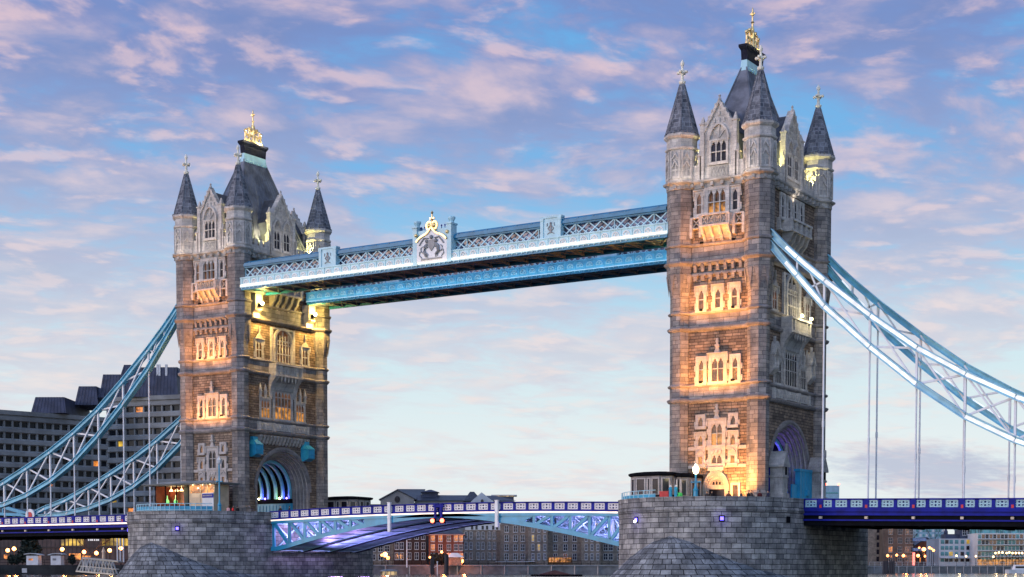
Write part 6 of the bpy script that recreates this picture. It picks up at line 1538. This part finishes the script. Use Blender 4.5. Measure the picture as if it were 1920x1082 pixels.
t = bthing('river_kiosk', 'small brick riverside kiosk with pale blue tent roof', 'kiosk', 852, 362); h = zat(1045, 362) - GZ; b = TB_(t); b.box(-1.5, 1.7, -1.2, 1.5, 0, h); b.build('wall', BRICK, t); b = TB_(t); b.frust(-2.0, 2.2, -1.6, 1.8, h, -.6, .8, -.2, .4, h + 1.0); b.build('tent_roof', CYANL, t)
for px, lb in ((822, 'dark shrub left of the brick kiosk'), (830, 'dark shrub nearest the brick kiosk'), (815, 'dark shrub beside the thin mooring piles')): tree(px, 366, lb, 2.9, 3.0, 'bush')
t = bthing('lit_drum', 'low round glass pavilion lit from inside, on the water right of the farther pier', 'pavilion', 729, 300, 0, -1.0); h = zat(1071.5, 300) + 1
b = TB_(t); b.lathe([(1.5, 0), (1.5, h)], 16); b.build('glass_drum', PWARM, t); b = TB_(t); b.lathe([(1.75, h), (1.75, h + .12), (1.1, h + .32), (.05, h + .4)], 16)
for i in range(10): a = 2 * pi * i / 10; b.bar((1.53 * cos(a), 1.53 * sin(a), 0), (1.53 * cos(a), 1.53 * sin(a), h), .12)
b.build('canopy', GREY, t)
t = bthing('barge', 'moored barge with brown pitched canopy at the foot of the picture', 'boat', 1040, 240, 0, -1.0)
b = TB_(t); b.loft([[(-3.6, -1.2, z), (3.4, -1.2, z), (4.2, 0, z), (3.4, 1.2, z), (-3.6, 1.2, z)] for z in (-.3, .25)]); b.build('hull', BLACKP, t); b = TB_(t); b.ext([(-2.7, .2), (0, .92), (2.7, .2)], -1.1, 1.1); b.build('canopy', plain('brown_canvas', (.11, .06, .05)), t)
# roofs that rise over the bascule parapet
D3 = 470; k3 = MPP(D3); X = lambda px: (px - 840) * k3; Z = lambda v: zat(v, D3) - GZ
t = bthing('market_hall', 'long slate roofed warehouse with a round windowed gable and roof lantern above the bascules', 'building', 840, D3)
b = TB_(t); b.box(X(714), X(777), 0, 40, 0, Z(942)); b.ext([(X(714), Z(942)), (X(714), Z(938)), (X(746), Z(920)), (X(777), Z(936)), (X(777), Z(942))], 0, .5); b.box(X(777), X(965), 3, 40, 0, Z(939)); b.build('wall', CONC2, t)
b = TB_(t); zr = Z(919)
b.hexa([(X(711), -.4, Z(938)), (X(746), -.4, zr), (X(746) + 6, 40, zr + 2), (X(711), 40, Z(938)), (X(711), -.4, Z(938) + .3), (X(746), -.4, zr + .3), (X(746) + 6, 40, zr + 2.3), (X(711), 40, Z(938) + .3)])
b.hexa([(X(746), -.4, zr), (X(780), -.4, Z(937)), (X(780), 10, Z(937)), (X(746) + 6, 40, zr + 2), (X(746), -.4, zr + .3), (X(780), -.4, Z(937) + .3), (X(780), 10, Z(937) + .3), (X(746) + 6, 40, zr + 2.3)])
b.poly([(X(752), 12, Z(924)), (X(776), 2.5, Z(938)), (X(968), 2.5, Z(938)), (X(930), 12, Z(926))]); b.frust(X(776), X(905), 2.4, 30, Z(938), X(752), X(890), 12, 26, Z(925))
b.frust(X(868), X(905), 2.5, 20, Z(940), X(880), X(888), 8, 14, Z(919.5)); b.build('roof', SLATE, t)
b = TB_(t); b.loft([[(X(745.5) + .8 * cos(2 * pi * i / 20), o, Z(936.5) + 1.0 * sin(2 * pi * i / 20)) for i in range(20)] for o in (-.1, .02)]); b.build('round_window', GDARK, t)
b = TB_(t); b.box(X(789), X(818), 8, 14, Z(930), Z(920.5)); b.frust(X(786), X(821), 7, 15, Z(920.5), X(802), X(806), 10, 12, Z(915)); b.build('roof_lantern', MANS, t)
b = TB_(t); b.ext([(X(880), Z(945)), (X(880), Z(943)), (X(903), Z(922.5)), (X(929), Z(943)), (X(929), Z(945))], 1.5, 2.2); b.build('front_gable', PALEW, t)
b = TB_(t); b.loft([[(X(904) + .45 * cos(2 * pi * i / 12), o, Z(940) + .7 * sin(2 * pi * i / 12)) for i in range(12)] for o in (1.3, 1.48)]); b.build('arched_window', GDARK, t)
t = bthing('rooftop_flat', 'glazed rooftop flat right of the pale gable above the bascules', 'building', 945, 520); k_ = MPP(520); zz = lambda v: zat(v, 520) - GZ
b = TB_(t); b.box(-3.6, 3.2, 0, 8, 0, zz(931)); b.build('wall', MANS, t); b = TB_(t); b.box(-4.2, 4.2, -.6, 8.5, zz(929.3), zz(927.8)); b.build('roof', PALEW, t); b = TB_(t); b.box(-3.2, 3.0, .1, 7, zz(931), zz(929.3)); b.build('glazing', PWARM, t)
t = bthing('low_roof', 'low dark flat roof just left of the market hall gable', 'building', 702, 460); b = TB_(t); b.box(-2, 2, 0, 8, 0, zat(945.5, 460) - GZ); b.build('wall', MANS, t)
# ---- right bank: apartments seen under the right span
D4 = 462; k4 = MPP(D4)
DKB = plain('dark_brown_brick', (.10, .085, .07), .9, 0, .35, .3)
t = block(1600, 1680, 975, 'dark brick apartment block with pale blue balconies, nearest the nearer pier', 6, (-.5, .18), BRICK, D4, w=1.3, h=1.6, name='apartment_block', frame=None)
b = TB_(t)
for i in range(6): z = 2.2 + i * 2.0; b.box(.3 * 6, .3 * 6 + 3.4, -1.4, 0, z, z + .7)
o = b.build('balcony_stack', plain('blue_balcony', (.08, .2, .42)), t)
t = block(1657, 1711, 989, 'dark apartment block with blue balconies and one orange lit window', 4, (-.55, .1, .62, .85), DKB, D4 - 6, w=1.1, h=1.5, name='apartment_block', frame=GREY, pf=lambda: rb.choice([GDARK, GDARK, GDARK, PORA, PAMD]))
b = TB_(t); b.frust(-4.2, 1.8, 1, 9, zat(989, D4 - 6) - GZ, -2.6, .6, 3, 7, zat(978, D4 - 6) - GZ); b.build('roof', MANS, t)
b = TB_(t)
for z in (4.4, 7.2): b.box(4.0, 7.6, -1.6, 0, z, z + .8)
b.build('balcony', bpy.data.materials['blue_balcony'], t)
t = bthing('brick_warehouse', 'old brick house with dark pitched roof behind the red lamps', 'building', 1738, D4 + 30); k_ = MPP(D4 + 30); zz = lambda v: zat(v, D4 + 30) - GZ
b = TB_(t); b.box(-4.2, 4.4, 0, 12, 0, zz(1026)); b.ext([(-4.2, zz(1026)), (-.2, zz(1010)), (4.4, zz(1026))], .1, 11.9); b.build('wall', REDB, t); b = TB_(t); b.hexa([(-4.6, -.3, zz(1027)), (-.2, -.3, zz(1009)), (-.2, 12.3, zz(1009)), (-4.6, 12.3, zz(1027)), (-4.6, -.3, zz(1027) + .3), (-.2, -.3, zz(1009) + .3), (-.2, 12.3, zz(1009) + .3), (-4.6, 12.3, zz(1027) + .3)]); b.hexa([(-.2, -.3, zz(1009)), (4.8, -.3, zz(1027)), (4.8, 12.3, zz(1027)), (-.2, 12.3, zz(1009)), (-.2, -.3, zz(1009) + .3), (4.8, -.3, zz(1027) + .3), (4.8, 12.3, zz(1027) + .3), (-.2, 12.3, zz(1009) + .3)]); b.build('roof', MANS, t)
windows(t, [(-2.4, 1.2, .9, 1.6), (0, 1.2, .9, 1.6), (2.5, 1.2, .9, 1.6), (-1.2, 3.6, .8, 1.3), (1.3, 3.6, .8, 1.3)], lambda: rb.choice([PORA, GDARK, PORA]), GREY)
tree(1728, D4 + 20, 'bare bushy tree in front of the pale tower block', zat(985, D4 + 20), 9, 'bare'); tree(1722, D4 + 24, 'second bare tree left of the pale tower block', zat(995, D4 + 24), 7, 'bare')
BLUEC = plain('pale_blue_cladding', (.22, .38, .48), .7, 0, .15, .3)
t = block(1717, 1769, 982, 'pale blue tower block with a grid of small windows beyond the trees', 9, [-.92 + .23 * i for i in range(9)], BLUEC, 760, w=1.0, h=1.2, name='tower_block', frame=None, pf=lambda: rb.choice([PALEW, GTEAL, GTEAL]))
t = block(1546, 1572, 911, 'slim hazy blue tower far off, just right of the nearer tower foot', 8, [-.7, -.35, 0, .35, .7], BLUEC, 1500, w=2.2, h=1.6, name='far_tower', frame=None, pf=lambda: GTEAL, dep=20)
for px, sg in ((1547, 'left'), (1571, 'right')):
    q = MB(t.location); q.ball(Vector(t.location) + Vector((0, 0, zat(910, 1500))) + CR * ((px - 1559) * MPP(1500)), 1.0); q.T = None; o = q.build('warning_light', LAMPR, None); o.parent = t; o.rotation_euler = (0, 0, 0); o.matrix_parent_inverse = Matrix.Rotation(-(BR), 4, 'Z')
t = block(1760, 1833, 1011, 'white rendered apartment building with dark windows and warm lit corner', 4, (-.82, -.6, -.38, -.1, .2, .5, .78), PALEW, D4 + 4, w=1.05, h=1.2, name='apartment_block', frame=None, pf=lambda: rb.choice([GDARK, GTEAL, GTEAL, PYEL]))
b = TB_(t); zz = lambda v: zat(v, D4 + 4) - GZ; b.box(1.0, 5.4, 2, 8, zz(1011), zz(992)); b.box(-3.0, 1.0, 3, 8, zz(1011), zz(1001)); b.build('penthouse', MANS, t)
b = TB_(t); b.box(.8, 5.6, 1.7, 8, zz(993), zz(991)); b.box(5.0, 6.2, 1.9, 8, zz(1011), zz(986)); b.build('penthouse_roof', BLUEC, t)
b = TB_(t); b.lathe([(.6, zz(1001)), (.6, zz(996)), (.3, zz(992)), (.05, zz(985))], 8, -2.4, 5); b.build('turret', MANS, t)
windows(t, [(2.2, zz(1003), 1.0, 1.5), (3.6, zz(1003), 1.0, 1.5)], lambda: GDARK, PALEW, inset=1.9)
b = TB_(t); b.box(-5.6, 6.4, -1.6, -.1, zz(1047), zz(1045.5)); b.build('canopy', PALEW, t)
t = block(1832, 1975, 1001, 'glazed teal apartment building with balconies and curved top floor', 5, [-.95 + .1 * i for i in range(20)], PALEW, D4 - 4, w=.85, h=1.9, name='glass_apartments', frame=None, pf=lambda: rb.choice([GTEAL, GTEAL, GTEAL, GDARK, PAMD]))
b = TB_(t); zz = lambda v: zat(v, D4 - 4) - GZ
for i in range(1, 5): z = 1.0 + (zz(1001) - 1.0) / 5 * i; b.box(-11, 11, -1.3, 0, z, z + .14); b.box(-11, 11, -1.3, -1.26, z + .9, z + .96)
b.build('balcony', GREY, t)
b = TB_(t); b.loft([[(-10.4, 1, z), (6 - q, 1, z), (8.5 - q, 4, z), (8.5, 12, z), (-10.4, 12, z)] for z, q in ((zz(1001), 0), (zz(992), .2), (zz(984), 1.2))]); b.build('top_floor', GTEAL, t)
b = TB_(t)
for i in range(15): x = -10.2 + i * 1.15; b.box(x - .06, x + .06, .9, 1.0, zz(1001), zz(984))
b.box(-10.6, 8.6, .8, 1.0, zz(993), zz(992)); b.build('mullion', BLUEC, t)
b = TB_(t); b.box(-11, 11, -.5, -.1, .4, zz(1049)); b.build('lit_shopfront', PAMB, t)
RL = 'orange lamps along the right bank'
for px, v, r_, lb in ((1664, 1042, .5, 'orange lamp before the dark block, first from the nearer pier'), (1681, 1041, .46, 'orange lamp before the dark block, second from the nearer pier'), (1693.5, 1042, .55, 'orange lamp before the dark block, third from the nearer pier'), (1721, 1042, .6, 'orange lamp right of the red lit column'),
                      (1731.5, 1030, .7, 'brightest orange lamp in front of the old brick house'), (1723, 1027, .34, 'small orange lamp at the left end of the old brick house'), (1742, 1027, .46, 'orange lamp over the roof edge of the old brick house'), (1746, 1029, .36, 'small orange lamp second from the white building'), (1750, 1032, .46, 'orange lamp nearest the white apartment building'), (1734, 1043, .4, 'low orange lamp at the door of the old brick house')):
    far_lamp(px, v, D4 - 14, lb, LAMPO, r_ * .8, 500 if r_ > .5 else 0, (1., .3, .08), RL)
WL = 'warm white lamps along the right quay'
for i, (px, v) in enumerate(((1793, 1042), (1811, 1043), (1829.5, 1043), (1862, 1044), (1866, 1037), (1872.5, 1036), (1879, 1036), (1887, 1037), (1892, 1036), (1898, 1037), (1904, 1037), (1910, 1037), (1916, 1037))):
    far_lamp(px, v, D4 - 16, ('first', 'second', 'third', 'fourth')[i] + ' warm lamp from the left before the white and teal apartments' if i < 4 else 'warm lamp in the close string before the teal apartments', LAMPY, .30, 160 if i % 3 == 0 else 0, (1., .7, .35), WL)
t = bthing('lit_column', 'red lit column between the dark block and the old brick house', 'column', 1713, D4 - 12); b = TB_(t); b.box(-.28, .28, -.28, .28, 0, zat(1036, D4 - 12) - GZ); b.build('shaft', glow('red_neon', (1., .12, .08), 2.), t); b = TB_(t); b.box(-.36, .36, -.36, .36, 0, .3); b.build('base', BLACKP, t)
for px, lb in ((1660, 'left of two dark dolphin piles standing off the right quay'), (1672, 'right of two dark dolphin piles standing off the right quay')):
    t = bthing('mooring_pile', lb, 'pile', px, 400, 0, -2); b = TB_(t)
    for dx in (-.5, 0, .5): b.tube([(dx, 0, 0), (dx * .7, 0, zat(1052, 400) + 2)], .34, 8)
    b.build('shaft', bpy.data.materials['tarred_timber'], t)
t = bthing('launch', 'white river launch moored at the right quay', 'boat', 1912, 418, .1, -1.0)
b = TB_(t); b.loft([[(-3.5, -1.2, z), (5, -1.2, z), (7 + z, 0, z), (5, 1.2, z), (-3.5, 1.2, z)] for z in (-.4, .5, 1.0)]); b.build('hull', PALEW, t); b = TB_(t); b.frust(-1.8, 3.4, -.9, .9, 1.0, -1.4, 2.6, -.8, .8, 2.2); b.build('cabin', WHITE, t); b = TB_(t); b.box(-1.5, 2.8, -.93, -.85, 1.35, 1.85); b.build('window', GDARK, t)
